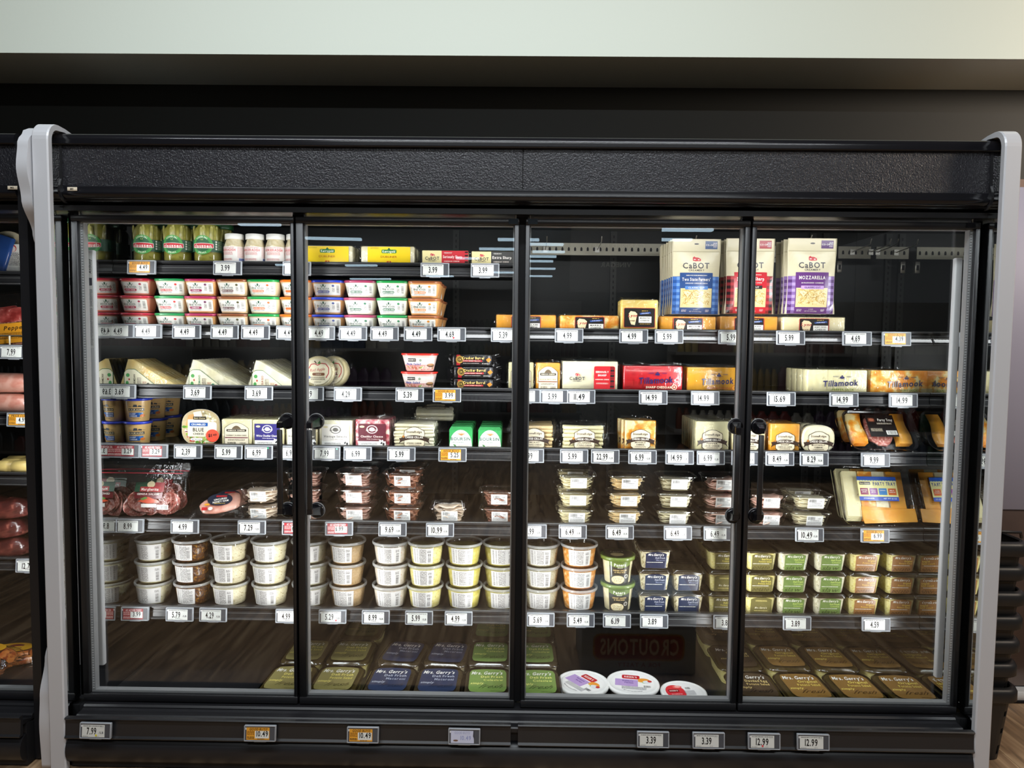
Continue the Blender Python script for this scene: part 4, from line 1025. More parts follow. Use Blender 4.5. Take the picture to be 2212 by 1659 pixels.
def mk_string(m_, t1, t2, n=7, w=.158, seed=1, hi=.094):
    r = empty('string_cheese_pack'); q = random.Random(seed); rad = hi/n/2*1.02; st = None
    for k in range(2):
        for i in range(n):
            if st is None or i % 3 == 0:
                mb = MB(); nn = 9; rings = []
                for t in (0, .01, .03, .5, .97, .99, 1):
                    rk = rad*(.55 if t in (0, 1) else .85 if t in (.01, .99) else 1)
                    rings.append([((t-.5)*w*.96, rk*math.cos(2*PI*j/nn)*1.2, rk*math.sin(2*PI*j/nn)+.0012*math.sin(t*5+i)) for j in range(nn)])
                mb.loft(rings); st = mb.mesh('cheese_stick', m_)
            o = link(bpy.data.objects.new('cheese_stick', st)); o.parent = r
            o.location = (q.uniform(-.003, .003), -.004+.018*k, .002+rad+i*(hi-.003)/n*1.0); o.rotation_euler = (0, q.uniform(-.02, .02), q.uniform(-.02, .02))
    f = MB(); f.loft([rr(w+.002, .044, .014, 0, 4), rr(w+.012, .050, .018, .01, 4), rr(w+.012, .048, .018, hi*.8, 4), rr(w+.016, .02, .009, hi+.004, 4), rr(w+.022, .006, .003, hi+.012, 4)])
    fin(f, (-w/2-.006, 0, hi+.008), (w/2+.006, 0, hi+.008), .014, (0, .1, 1), seed, 16, .005); fin(f, (w/2+.004, -.01, .01), (w/2+.004, -.01, hi), .018, (1, 0, .1), seed+1, 10, .005); fin(f, (-w/2-.004, -.01, .01), (-w/2-.004, -.01, hi), .018, (-1, 0, .1), seed+2, 10, .005)
    f.build('film_bag', FILM, r)
    p = P(); cellar_label(p, 4, 46, 1.15, t1, t2); p.put('label', fflat(-.0262), r)
    return r
def mk_boursin():
    r = empty('soft_cheese_carton'); w, h, d = .088, .086, .058; hf = .075
    b = MB(); b.loft([[(-w/2, -d/2, 0), (w/2, -d/2, 0), (w/2, d/2, 0), (-w/2, d/2, 0)], [(-w/2, -d/2, hf), (w/2, -d/2, hf), (w/2, d/2, hf), (-w/2, d/2, hf)], [(-w/2+.006, -d/2+.012, h), (w/2-.006, -d/2+.012, h), (w/2-.006, d/2-.012, h), (-w/2+.006, d/2-.012, h)]], smooth=False)
    b.build('carton', plain('#3f9f58', .45, .1), r)
    p = P(); p.rect(0, hf*500, w*1000-1, hf*1000-1, '#3fa35c', 0); p.strip(-43, 43, lambda x: 1, lambda x: 12+63*math.sqrt(max(0, 1-(x/44)**2)) if abs(x) < 43 else 12, '#f6f5ee', 1, 20)
    p.text('BOURSIN', 0, 41, 17, '#1f5a48', 1, l=2, fit=76); p.text('GARLIC & FINE HERBS', -10, 28, 5.5, '#2f6a50', 1, l=2, fit=46)
    for i in range(7): a = PI*(.2+.1*i); p.line(2, 54, 2+18*math.cos(a), 54+12*math.sin(a), 2.2, '#c98a4a', 2)
    p.ell(14, 10, 17, 10, '#e6e2d2', 1.6, 12); p.poly([(-30, 8), (-20, 18), (-14, 8)], [(0, 2, 1)], '#4f9a44', 2); p.poly([(-24, 14), (-30, 20), (-20, 19)], [(0, 2, 1)], '#3f8a3c', 2); p.ell(-6, 8, 6, 7, '#d9cfae', 2, 8)
    p.put('print', fflat(-d/2-.0001), r, PRINTG)
    return r
def d_cellar(t1, t2, s=1.0): return lambda p, w, h: cellar_label(p, 0, h*.42, s, t1, t2)
# ---- clear clamshell with sliced meat or cheese
def lump(mb, w, d, h, seed, z0=.002, n=18, folds=5):
    q = random.Random(seed); ph = [q.uniform(0, 6) for _ in range(4)]; rings = []
    for k, (t, s) in enumerate(((0, .82), (.15, .96), (.45, 1), (.75, .92), (.93, .68), (1, .3))):
        ring = []
        for j in range(n):
            a = 2*PI*j/n; c_, s_ = math.cos(a), math.sin(a); rk = s*(1+.06*math.sin(folds*a+ph[0]+k*.8)+.04*math.sin(3*a+ph[1]+k))
            ring.append((w/2*rk*math.copysign(abs(c_)**.7, c_), d/2*rk*math.copysign(abs(s_)**.7, s_), z0+h*t*(1+.08*math.sin(2*a+ph[2]))))
        rings.append(ring)
    return mb.loft(rings)
def wavy_slice(w, d, th, seed, amp=.004, n=22):
    q = random.Random(seed); ph = [q.uniform(0, 6) for _ in range(6)]; k1, k2 = q.choice((3, 4, 5)), q.choice((7, 8, 9)); rings = []
    for s_, z in ((.0, -.3), (.55, -.4), (.92, -.5), (1.0, 0), (.92, .5), (.55, .6), (.0, .7)):
        ring = []
        for j in range(n):
            a = 2*PI*j/n; c_, s2 = math.cos(a), math.sin(a); rk = max(.02, s_)*(1+.07*math.sin(k1*a+ph[0])+.03*math.sin(k2*a+ph[1]))
            ring.append((w/2*rk*math.copysign(abs(c_)**.75, c_), d/2*rk*math.copysign(abs(s2)**.75, s2), th*z+amp*s_*(math.sin(k1*a+ph[2])+.7*math.sin(k2*a+ph[3]))))
        rings.append(ring)
    return MB().loft(rings)
SLM = {}
def mk_clam(m_, seed=1, dome=0, fill=1.0):
    r = empty('clear_deli_container'); w, d, h = .150, .125, .052; q = random.Random(seed)
    ch = m_ in (F_SLP, F_SLC, F_SLW); n = 9 if ch else 7; top = .040+dome*.6
    for i in range(n):
        k = (m_.name, i % 4)
        if k not in SLM: SLM[k] = wavy_slice(.118, .098, .0032 if ch else .0055, i+len(SLM), .0014 if ch else .0042).mesh('cheese_slice' if ch else 'meat_slice', m_)
        o = link(bpy.data.objects.new(SLM[k].name, SLM[k])); o.parent = r; f_ = .86+.16*i/n-(.28*max(0, i/n-.7))*(not ch)
        o.location = (q.uniform(-.004, .004), q.uniform(-.003, .003), .006+(top-.006)*i/(n-1)); o.rotation_euler = (q.uniform(-.1, .1)*(1-.6*ch), q.uniform(-.12, .12)*(1-.6*ch), q.uniform(0, 6) if not ch else q.uniform(-.2, .2)); o.scale = (f_, f_, 1)
    b = MB(); b.loft([rr(w*.70, d*.70, .02, .0005, 5), rr(w*.76, d*.76, .022, .002, 5), rr(w*.92, d*.92, .026, h-.004, 5), rr(w*.93, d*.93, .026, h, 5)], True, False)
    b.build('tray', CLEARP, r)
    b = MB(); b.loft([rr(w*.93, d*.93, .026, h-.0005, 5), rr(w, d, .03, h-.0005, 5), rr(w*1.015, d*1.015, .03, h+.001, 5), rr(w*1.015, d*1.015, .03, h+.005, 5), rr(w*.97, d*.97, .029, h+.0062, 5), rr(w*.95, d*.95, .028, h+.0058, 5)], False, False); b.build('rim', RIM, r)
    l = MB(); lt = .010+dome
    l.loft([rr(w*.95, d*.95, .028, h+.006, 5), rr(w*.90, d*.90, .026, h+lt-.002, 5), rr(w*.84, d*.84, .024, h+lt, 5), rr(w*.8, d*.8, .024, h+lt-.001, 5)], False, True)
    l.build('lid', CLEARP, r)
    p = P(); x = 4
    p.rect(x, 27, 62, 40, '#f2f1ee', 0, n=4); p.bars(x-12, 37, 28, 12, '#3a3a3a', 1); p.fine(x+18, 36, 12, 4, 2, '#777', 1); p.fine(x+2, 28, 34, 3, 1, '#222', 1, seed=3); p.fine(x, 18, 52, 12, 4, '#999', 1, seed=8)
    tl = (w*.92-w*.76)/2*d/w
    p.put('label', lambda u, v, h_: (u, -d*.38-(d*.08)*(v/.048)*1.0-h_-.001, v), r)
    return r
# ---- round deli tub
def mk_deli(m_, seed=1, rot=0, lw=105):
    r = empty('deli_salad_tub'); H_ = .077; n = 40
    MB().lathe([(.053, .002), (.0565, .004), (.0655, H_*.86), (.05, H_*.885)], n).build('salad', m_, r)
    MB().lathe([(.0535, 0), (.058, .0015), (.0675, H_)], n, True, False).build('tub', CLEARP, r)
    MB().lathe([(.0675, H_-.003), (.0725, H_-.002), (.0735, H_+.003), (.0725, H_+.0075), (.070, H_+.0085), (.067, H_+.005), (.064, H_+.0035)], n, False, False).build('lid_rim', MILK, r)
    MB().lathe([(.0655, H_+.0038), (.03, H_+.0042)], n, False, True).build('lid', clear('lid_film', (.90, .90, .89), .05, .8, .08), r)
    p = P(); p.rect(0, 39, lw, 62, '#d9d6d3', 0, n=18)
    q = random.Random(seed)
    p.bars(lw/2-14, 30, 11, 34, '#33302e', 1, seed=seed, vert=False); 
    x = -lw/2+7
    for c, ww, rows in (('#6a6662', 9, 14), ('#3a3836', 4, 9), ('#77736f', 28, 0)):
        if rows: 
            for i in range(rows): p.rect(x+ww/2, 12+54*(i+.5)/rows, ww*q.uniform(.4, .9), 54/rows*.45, c, 1)
        else:
            for k in range(10):
                for i in range(9): p.rect(x+ww*(k+.5)/10, 12+54*(i+q.uniform(.2, .8))/9, 1.5, q.uniform(3.0, 5.4), c, 1)
        x += ww+5
    p.fine(lw/2-15, 56, 14, 10, 3, '#55514e', 1, seed=seed+2)
    p.put('label', fcyl(.0585, .0677, H_, 0, rot), r)
    return r
def mk_panera():
    r = empty('soup_cup'); H_ = .096; n = 40
    MB().lathe([(.047, 0), (.050, .002), (.0605, H_)], n).build('cup', food('creamy_soup', '#e6dcb2', ['#efe8c8', '#b9a878'], 60, .35, contrast=(.5, .68)), r)
    MB().lathe([(.061, H_-.006), (.068, H_-.004), (.0695, H_+.004), (.068, H_+.010), (.063, H_+.011), (.061, H_+.008)], n).build('lid', plain('#6b7f35', .35, .3), r)
    p = P(); p.rect(0, 48, 84, 92, '#3a362e', 0, n=16); p.strip(-42, 42, lambda x: 76-10*math.cos(x/42*1.5), lambda x: 94, '#6c8038', 1, 16)
    p.text('Panera', 0, 78, 17, '#f4f2e6', 1, l=2, fit=46); p.text('BREAD', 0, 67, 6, '#e6e4cf', 1, l=2, fit=20); p.text('CREAMY CHICKEN', 0, 56, 7.5, '#e8c98a', 1, l=2, fit=54); p.text('& WILD RICE', 0, 48, 7.5, '#e8c98a', 1, l=2, fit=42)
    p.ell(-8, 18, 27, 17, '#d9c393', 2, 18); p.ell(-8, 18, 24, 14.5, '#eadfb6', 2.4, 18); p.shreds(-8, 18, 36, 20, 40, ['#c9a86a', '#8a6a40', '#f2ead0'], 3, ln=(2, 4), wd=1.8); p.ell(26, 31, 8, 8, '#eceade', 2, 12); p.ell(26, 31, 6, 6, '#6a665c', 2.4, 12)
    p.put('label', fcyl(.0502, .0606, H_), r, PRINTG)
    p = P(); p.ell(0, 0, 55, 55, '#2e2a22', 0, 24); p.text('Panera', 0, 22, 20, '#d8d4c4', 1, l=1, fit=52); p.ell(-6, -16, 26, 22, '#a8946a', 1, 16); p.put('lid_print', ftop(H_+.0112), r, PRINTG)
    return r
def mk_gerry(m_, base, lines, word, wc, back=False):
    """small square salad tub: lines = [(text, colour)]"""
    r = empty('square_salad_tub'); w, d, hb, tap, rc = .114, .112, .072, .008, .015
    b = MB(); b.loft([rr(w-2*tap-.006, d-2*tap-.006, rc, .0, 6)]+[rr(w-2*tap*(1-z/hb), d-2*tap*(1-z/hb), rc, z, 6) for z in (.003, hb*.5, hb)]); b.build('tub', m_, r)
    sh = MB(); sh.loft([rr(w+.0002-2*tap*(1-z/hb), d+.0002-2*tap*(1-z/hb), rc, z, 6) for z in (.0, hb)], False, False); sh.build('clear_shell', CLEARP, r)
    l = MB(); z = hb; l.loft([rr(w+.002, d+.002, rc, z-.004, 6), rr(w+.014, d+.014, rc+.004, z-.002, 6), rr(w+.016, d+.016, rc+.005, z+.001, 6), rr(w+.008, d+.008, rc, z+.004, 6), rr(w+.004, d+.004, rc, z+.012, 6), rr(w-.002, d-.002, rc, z+.0135, 6), rr(w-.01, d-.01, rc, z+.011, 6)], False, True); l.build('lid', SMOKE, r)
    p = P(); p.arch(2, 31, 80, 58, 9, base, 0, n=12)
    if back: p.fine(2, 54, 44, 6, 2, wc); p.text("Mrs. Gerry's", 2, 26, 10, '#e6dfc4', 1, l=2, fit=46, shear=.3); p.fine(2, 14, 52, 4, 1, wc)
    else:
        p.text("Mrs.Gerry's", 2, 57, 13, '#f6f3ea', 1, l=2, fit=60, shear=.25)
        y = 44
        for t, c in lines: p.text(t, 37, y, 8.6, c, 1, al='r', l=2, sx=.92); y -= 9
        p.fine(-2, 26, 64, 3.5, 1, '#f0ece0'); 
        if word: p.text(word, 2, 13, 23, wc, 0, l=2, fit=64, shear=.55)
    p.put('label', frr(w, d, rc, tap, hb), r, PRINTG)
    return r
def mk_gerry_tray(m_, base, lines, wc):
    r = empty('salad_tray'); w, d, hb, tap = .166, .212, .062, .012
    b = MB(); b.loft([rr(w-2*tap, d-2*tap, .03, 0, 6), rr(w, d, .035, hb, 6)]); b.build('tub', m_, r)
    l = MB(); z = hb
    l.loft([rr(w+.002, d+.002, .036, z-.006, 8), rr(w+.014, d+.014, .042, z-.004, 8), rr(w+.015, d+.015, .042, z, 8), rr(w+.004, d+.004, .038, z+.003, 8), rr(w-.002, d-.002, .038, z+.010, 8), rr(w-.012, d-.012, .036, z+.012, 8), rr(w-.020, d-.020, .034, z+.0095, 8)], False, True)
    l.build('lid', SMOKE, r)
    p = P(); a, b_ = 69, 90     # bulged label shape
    def hh(x): return b_*(1-.10*(abs(x)/a)**2)-(0 if abs(x) < a*.86 else 22*((abs(x)-a*.86)/(a*.14))**2)
    p.strip(-a, a, lambda x: -hh(x), hh, base, 0, 22)
    p.text("Mrs. Gerry's", -2, 58, 34, '#f8f5ee', 1, l=2, fit=118, shear=.15); y = 28
    for t, c in lines: p.text(t, 58, y, 22, c, 1, al='r', l=2, fit=min(84, 9.2*len(t))); y -= 25
    p.text('simply', -62, -22, 20, lines[0][1], 1, al='l', l=2, fit=50, shear=.2); p.text('fresh', 18, -44, 40, wc, 0, l=2, fit=84, shear=.8); p.fine(34, -80, 44, 4, 1, wc)
    p.put('label', ftop(hb+.0097), r, PRINTG)
    return r
def mk_reser(kind):
    r = empty('round_parfait_tub'); H_ = .048
    MB().lathe([(.078, 0), (.082, .003), (.090, H_)], 44).build('tub', food('parfait', '#b8a090', ['#dcd0c0', '#5f6f4a'], 60, .35, contrast=(.45, .6)), r)
    MB().lathe([(.090, H_-.006), (.097, H_-.004), (.099, H_+.004), (.097, H_+.010), (.091, H_+.012), (.087, H_+.009), (.084, H_+.0085)], 48).build('lid', plain('#efeeec', .4, .2), r)
    p = P()
    if kind == 'purple':
        p.ell(0, 0, 78, 78, '#f3f1ef', 0, 28); p.rect(-24, -6, 84, 52, '#b89ad0', 1); p.rect(-8, 40, 66, 30, '#c2232c', 2, r=6, n=10); p.text("RESER'S", -8, 40, 17, '#f6efe6', 1, l=3, fit=48)
        for u, v, a, b, c in ((40, 22, 22, 14, '#e99a3a'), (52, 8, 16, 12, '#dfe3e6'), (62, 16, 8, 8, '#c43a34'), (44, 4, 10, 7, '#8fbf5a'), (30, 12, 12, 8, '#eab04a')): p.ell(u, v, a, b, c, 2+.02*u, 12)
        p.text('Rainbow', -18, 8, 11, '#5a3a8c', 1, l=3, fit=42); p.text('Parfait', -14, -6, 11, '#5a3a8c', 1, l=3, fit=34); p.fine(4, -44, 90, 22, 6, '#8a8a90'); p.bars(52, -26, 26, 14, '#444', 2.4)
    else:
        p.ell(0, 0, 78, 78, '#f3f1f0', 0, 28); p.ell(-34, 0, 42, 60, '#d7323a', 1, 20); p.rect(-40, 10, 46, 26, '#8f1a20', 2, r=6, n=10); p.text("RESER'S", -40, 10, 13, '#f6efe6', 1, l=3, fit=36); p.ell(-16, 42, 20, 12, '#ef6a66', 2, 12); p.ell(-14, 44, 13, 8, '#f8b0a8', 2.3, 12); p.text('Strawberry', -34, -18, 10, '#fbeeee', 1, l=3, fit=46); p.bars(26, 28, 22, 18, '#444', 2); p.fine(26, -10, 44, 40, 9, '#9a9aa0')
    p.arc('NET WT 24 OZ (680g)', 0, 0, 70, 7, '#55555c', a0=-PI/2, l=2, sx=.9, under=True)
    p.put('lid_print', ftop(H_+.0088), r, PRINT)
    return r
def mk_party(kind):
    """tray built lying, tilted by the caller"""
    r = empty('party_tray'); w, d = (.262, .175) if kind == 'black' else (.285, .235)
    b = MB(); b.loft([rr(w-.03, d-.03, .025, 0, 6), rr(w-.012, d-.012, .03, .022, 6), rr(w, d, .035, .023, 6), rr(w, d, .035, .0255, 6)], True, False); b.build('tray', BLKG if kind == 'black' else CLEARP, r)
    q = random.Random(3)
    if kind == 'black':
        for x, ww, m_ in ((-.092, .052, F_MARB), (.078, .050, F_CHED)):
            for i in range(6):
                s = MB(); s.loft([[(x-ww/2+.004*math.sin(j*.9), -.066+.132*j/8, .012+.0022*i), (x+ww/2+.004*math.sin(j*.9), -.066+.132*j/8, .013+.0022*i), (x+ww/2+.004*math.sin(j*.9), -.066+.132*j/8, .0148+.0022*i), (x-ww/2+.004*math.sin(j*.9), -.066+.132*j/8, .0138+.0022*i)] for j in range(9)]); s.build('cheese_slice', m_, r, (.002*(i-3), .0012*i, 0))
        s = MB(); lump(s, .10, .13, .014, 3, .012); s.build('sliced_salami', F_SALAMI, r, (-.006, 0, 0))
    else:
        for i, (x, m_) in enumerate(((-.098, F_JALA), (-.04, F_MARB), (.012, F_SLW), (.066, F_CHED))):
            for k in range(6):
                s = MB(); rbox(s, .056+.05*(i == 3)*.2, .19-.002*k, .0028, .003, .0006); s.build('cheese_slice', m_, r, (x+q.uniform(-.001, .001)+k*.0006, .002*(k-3), .010+.0029*k))
        for k in range(5):
            s = MB(); rbox(s, .20, .052, .0028, .003, .0006); s.build('cheese_slice', F_CHED, r, (.03, -.075-.002*k, .0275+.0012*k), (0, 0, .02*k-.03))
    lz = .0265
    l = MB(); l.loft([rr(w, d, .035, lz, 8), rr(w-.012, d-.012, .033, lz+.001, 8), rr(w-.02, d-.02, .032, lz+.014, 8), rr(w-.028, d-.028, .03, lz+.016, 8), rr(w-.05, d-.05, .03, lz+.014, 8)], False, True); l.build('dome_lid', FILMF, r)
    f = MB(); fin(f, (-w/2+.02, -d/2, lz), (w/2-.02, -d/2, lz), .014, (0, -1, .3), 2, 20, .005); fin(f, (w/2, -d/2+.02, lz), (w/2, d/2-.02, lz), .016, (1, 0, .3), 3, 16, .006); fin(f, (-w/2+.02, d/2, lz), (w/2-.02, d/2, lz), .016, (0, 1, .4), 4, 20, .006); f.build('film_wrap', FILM, r)
    p = P()
    if kind == 'black':
        p.rect(2, 8, 108, 96, '#1a1716', 0); p.text('Party Tray', 22, 34, 16, '#f1ece0', 1, l=1, fit=58); p.fine(14, 18, 56, 7, 2, '#d9cfb8', 1); p.rect(-32, 34, 26, 18, '#6a3a2a', 1, r=5, n=8); p.ell(-31, 34, 10, 6, '#b06a50', 1.5, 10); p.rect(32, -22, 40, 18, WHT, 1); p.bars(32, -22, 34, 14, '#222', 2); p.fine(-22, -10, 44, 14, 4, '#b8ad98', 1)
    else:
        p.rect(-2, 22, 148, 92, '#efe9a0', 0); p.rect(-2, 62, 148, 14, '#2a56b4', 1); p.rect(-2, -18, 148, 16, '#2a4fae', 1); p.strip(-76, 72, lambda x: 53+2*math.sin(x*.6), lambda x: 57, '#5f8fd0', 1, 40)
        p.rect(-48, 42, 42, 12, '#2a2622', 2, r=2, n=6); p.text('Best Choice', -48, 42, 8, '#e9d9a8', 1, l=3, fit=36); p.text('PARTY TRAY', 26, 41, 19, '#1e3f8c', 1, l=2, fit=86)
        for i, (c, t, u2) in enumerate((('#8e2150', 'PEPPER', 'JACK'), ('#8a3a90', 'COLBY', 'JACK'), ('#2f7fc0', 'SWISS', ''), ('#d0642c', 'MILD', 'CHEDDAR'))):
            p.rect(-54+35*i, 10, 30, 26, c, 2); p.text(t, -54+35*i, 15, 6, '#f6f0e8', 1, l=3, fit=min(24, 4.4*len(t))); u2 and p.text(u2, -54+35*i, 8, 6, '#f6f0e8', 1, l=3, fit=min(24, 4.4*len(u2)))
        p.fine(-40, -17, 40, 6, 2, '#dfe6f6', 2); p.text('NET WT 32 OZ', 40, -17, 7, '#e6ecf8', 1, l=2, fit=50)
    p.put('label', ftop(lz+.0148), r, PRINTG)
    return r
def mk_salami():
    r = empty('sliced_salami_bag'); q = random.Random(8); w, h = .245, .205; sl = None
    sm = []
    for k in range(3):
        mb = MB(); n = 18; rad = .040
        mb.loft([[((rad-e)*math.cos(2*PI*j/n), y+.006*math.sin(2*PI*j/n*2+k)*(1-.2*e), (rad-e)*math.sin(2*PI*j/n)) for j in range(n)] for y, e in ((.0012, 0), (-.0012, 0))])
        sm.append(mb.mesh('salami_slice', F_SALAMI))
    for i in range(30):
        o = link(bpy.data.objects.new('salami_slice', sm[i % 3])); o.parent = r
        o.location = (q.uniform(-.075, .075), q.uniform(-.016, .014), q.uniform(.040, .072+.02*(i % 3 == 0))); o.rotation_euler = (q.uniform(-.5, .5), q.uniform(0, 6), q.uniform(-.7, .7))
    f = MB(); f.loft([rr(w+.012, .03, .012, 0, 4), rr(w-.01, .062, .025, .012, 4), rr(w-.012, .06, .025, .09, 4), rr(w-.02, .034, .016, .135, 4), rr(w-.004, .008, .003, .172, 4), rr(w, .004, .0015, h, 4)]); f.build('bag', FILM, r)
    z = MB(); z.box(-w/2+.004, -.0045, .1705, w/2-.004, -.0035, .1745); z.build('zip_strip', plain('#b02a3a', .4), r)
    p = P(); p.rect(0, 120, 112, 36, '#1f4a34', 0, n=6); p.rect(38, 120, 38, 36, '#8e1c24', 1); p.rect(4, 112, 78, 18, '#c2282e', 2); p.rect(4, 112, 75, 15.5, '#9a1d24', 2.3); p.text('Margherita', 4, 112, 14, '#f6f0e6', 1, l=4, fit=68); p.ell(4, 130, 15, 12, '#cdbf9a', 1.6, 14); p.rect(0, 88, 108, 22, '#6e1a22', 0, n=6); p.text('GENOA SALAMI', 0, 94, 10, '#f4ece2', 1, l=3, fit=86)
    p.poly([(-40, 66), (0, 84), (40, 70), (46, 62), (0, 58)], [(0, 4, 3, 2, 1)], '#d4502c', 3); p.poly([(-30, 76), (-10, 84), (0, 78), (-20, 70)], [(0, 3, 2, 1)], '#5f8a3a', 3.4); p.rect(4, 50, 60, 14, '#e9e4dc', 1, n=4); p.rect(58, 44, 44, 18, WHT, 2, n=2); p.bars(58, 44, 36, 13, '#333', 3)
    def fn(u, v, hh):
        t = min(1, max(0, (v-.09)/.08)); return (u, -(.0305-.0265*t)-.0008-hh, v)
    p.put('label', fn, r, PRINTG)
    return r
def mk_hampouch():
    """lying pouch, tilted by the caller"""
    r = empty('ham_slices_pouch')
    s = MB(); lump(s, .15, .085, .016, 5, .003, 24, 3)
    for v in (): pass
    s.build('ham_slices', F_HAM, r, (.01, 0, 0), (0, 0, .35))
    s = MB(); rbox(s, .21, .15, .003, .03, .001, n=6); s.build('pouch_back', CLEARP, r)
    f = MB(); f.loft([rr(.21, .15, .03, .003, 6), rr(.19, .125, .04, .012, 6), rr(.16, .10, .04, .021, 6), rr(.10, .06, .03, .023, 6)], False, True); f.build('pouch_film', FILMF, r)
    p = P(); p.ell(4, 10, 46, 30, '#1b2436', 0, 20); p.text('UNCURED', 6, 12, 12, '#f2ede2', 1, l=1, fit=48, rot=.18); p.text('HONEY HAM', 8, 0, 12, '#f2ede2', 1, l=1, fit=58, rot=.18); p.rect(8, 26, 40, 8, '#a8252c', 1); p.fine(6, -10, 40, 4, 1, '#e0b84a', 1); p.rect(-46, -34, 20, 14, '#b8252c', 0); p.ell(-24, -34, 8, 8, '#e9e6de', 0, 10); p.ell(-40, -14, 10, 5, '#e59a2c', .5, 8)
    p.put('label', ftop(.0235), r, PRINTG)
    return r
# ------------------------------------------------------------------ stocking the shelves
FY = .292
ORD = ('first', 'second', 'third', 'fourth', 'fifth', 'sixth', 'seventh', 'eighth', 'ninth', 'tenth', 'eleventh', 'twelfth')
def X(px, row, Y=.30): return at(px, CY+(1.45-SH[row])*570, Y).x
def lvl(i, n): return 'only one in its stack' if n == 1 else ('bottom' if i == 0 else 'top' if i == n-1 else 'middle')+' of its stack'
def deep(k): return '' if k == 0 else 'just behind the front one' if k == 1 else '%s in its row' % ORD[k]
def line_up(key, fn, px, row, d, n, desc, cat, group, short, gap=.003, dx=0, rz=0, y0=None, drop=0, jit=.0015, xs=None):
    """a run of alike packs, one behind another"""
    x = xs if xs is not None else X(px, row)
    for k in range(n):
        y = (y0 or FY)+d/2+k*(d+gap)
        place(key, fn, x+dx*k, y, SH[row]+.0005, (desc+(', front of its row' if k == 0 and n > 1 else '')+(', '+deep(k) if k else '')), cat, group, rz=rz+R.uniform(-.02, .02)*(k > 0), jit=jit if k else 0, short=short, row=row, front=k == 0)
def stack(key, fn, px, row, d, h, n, desc, cat, group, short, y0=None, back=0, gap=.004, bn=None, rz=0, jit=.002, xs=None, dxs=0):
    x = xs if xs is not None else X(px, row)
    for k in range(back+1):
        for i in range(n if k == 0 or bn is None else bn):
            l = desc+', '+lvl(i, n if k == 0 or bn is None else bn)
            if k: l = desc+', '+('bottom' if i == 0 else 'top' if i == (bn or n)-1 else 'middle')+(' of the stack behind' if k == 1 else ' of the rearmost stack')
            elif back: l = desc+', '+('bottom' if i == 0 else 'top' if i == n-1 else 'middle')+' of the front stack'
            place(key, fn, x+R.uniform(-jit, jit)+dxs*k, (y0 or FY)+d/2+k*(d+gap), SH[row]+.0005+i*h, l, cat, group, rz=rz+R.uniform(-.04, .04), short=short, row=row, front=k == 0 and i == 0)

# row 1: jars and long blocks
for i, px in enumerate((323, 388, 453)):
    nm = ('first', 'second', 'third')[i]
    for k in range(2):
        place('pickle', mk_pickle, X(px, 1, .35)+(.006 if k else 0), .348+k*.112, SH[1]+.0005, 'green-labelled jar of pickle spears, %s from the end mirror, %s' % (nm, 'at the front' if k == 0 else 'behind the front jar'), 'jar', 'pickle jars on the top shelf', rz=.22-.05*(i-1), short='pickle jars', row=1, front=k == 0)
for i, px in enumerate((509, 553, 597, 640)):
    place('radish', mk_radish, X(px, 1, .335), .334, SH[1]+.0005, 'white-lidded jar of horseradish with red lettering, %s from the pickles' % ('next', 'second', 'third', 'fourth')[i], 'jar', 'horseradish jars on the top shelf', rz=(-.1, .25, .45, .2)[i], short='horseradish jars', row=1, front=True)
for i, px in enumerate((706, 838)):
    line_up('dubl', lambda: mk_block(.200, .074, .07, F_WHITE, d_dubliner, prt=PRINTG, finh=.010), px, 1, .07, 2, 'long yellow-labelled white cheese block %s' % ('near the door stile' if i == 0 else 'beside the cheddar bars'), 'cheese', 'yellow-labelled cheese blocks on the top shelf', 'yellow cheese blocks')
line_up('cab1', lambda: mk_block(.172, .060, .05, plain('#e9dca4', .35, .3), d_cabotbar('#c8303a', 'Seriously Sharp', 0), prt=PRINTG, finh=.006), 962, 1, .05, 1, 'cheddar bar in cream and red wrapper', 'cheese', 'wrapped cheddar bars on the top shelf', 'red cheddar bar')
line_up('cab2', lambda: mk_block(.172, .058, .05, plain('#e9dca4', .35, .3), d_cabotbar('#4a4846', 'Extra Sharp', 0), prt=PRINTG, finh=.006), 1068, 1, .05, 1, 'cheddar bar in cream and dark grey wrapper', 'cheese', 'wrapped cheddar bars on the top shelf', 'dark cheddar bar')

# row 2: spread tubs three high
PN = [(293, 'PORT WINE', '#b02a48', '#a8324a', '#c8213f', '#dc8a70', 'red-lidded PORT WINE', 0), (368, 'DILL PICKLE', '#c83a3c', '#d83a34', '#1f9550', '#e6dcc4', 'green-lidded DILL PICKLE', 0), (433, 'CHEDDAR', '#9c2f5a', '#7a3a64', '#b42a5e', '#e0a868', 'magenta-lidded CHEDDAR', 0),
      (502, 'SMOKEY BACON', '#5a2c26', '#5e5a36', '#8f5230', '#e2c39a', 'brown-lidded SMOKEY BACON', 0), (568, 'GARDEN VEGETABLE', '#e2703a', '#ee7a4a', '#1f9a4a', '#e2cda8', 'green-lidded GARDEN VEGETABLE', 0), (638, '', '#e0703a', '#e07a4a', '#f07a20', '#e8cfa8', 'orange-lidded', 1),
      (707, 'SHARP CHEDDAR', '#2a3f8c', '#4a5a9c', '#2c48d8', '#e0a868', 'blue-lidded SHARP CHEDDAR', 1), (777, 'AGED ASIAGO', '#2f6a4e', '#3f7a5a', '#a83a60', '#e6e0cc', 'magenta-lidded AGED ASIAGO', 1), (847, 'GARLIC & HERB', '#2f6a4e', '#3f8a5a', '#1f9a4a', '#e8e4d2', 'green-lidded GARLIC AND HERB', 0), (913, 'BEER CHEESE', '#e2883a', '#ea9a3a', '#a8623a', '#e6a868', 'brown-lidded BEER CHEESE', 2)]
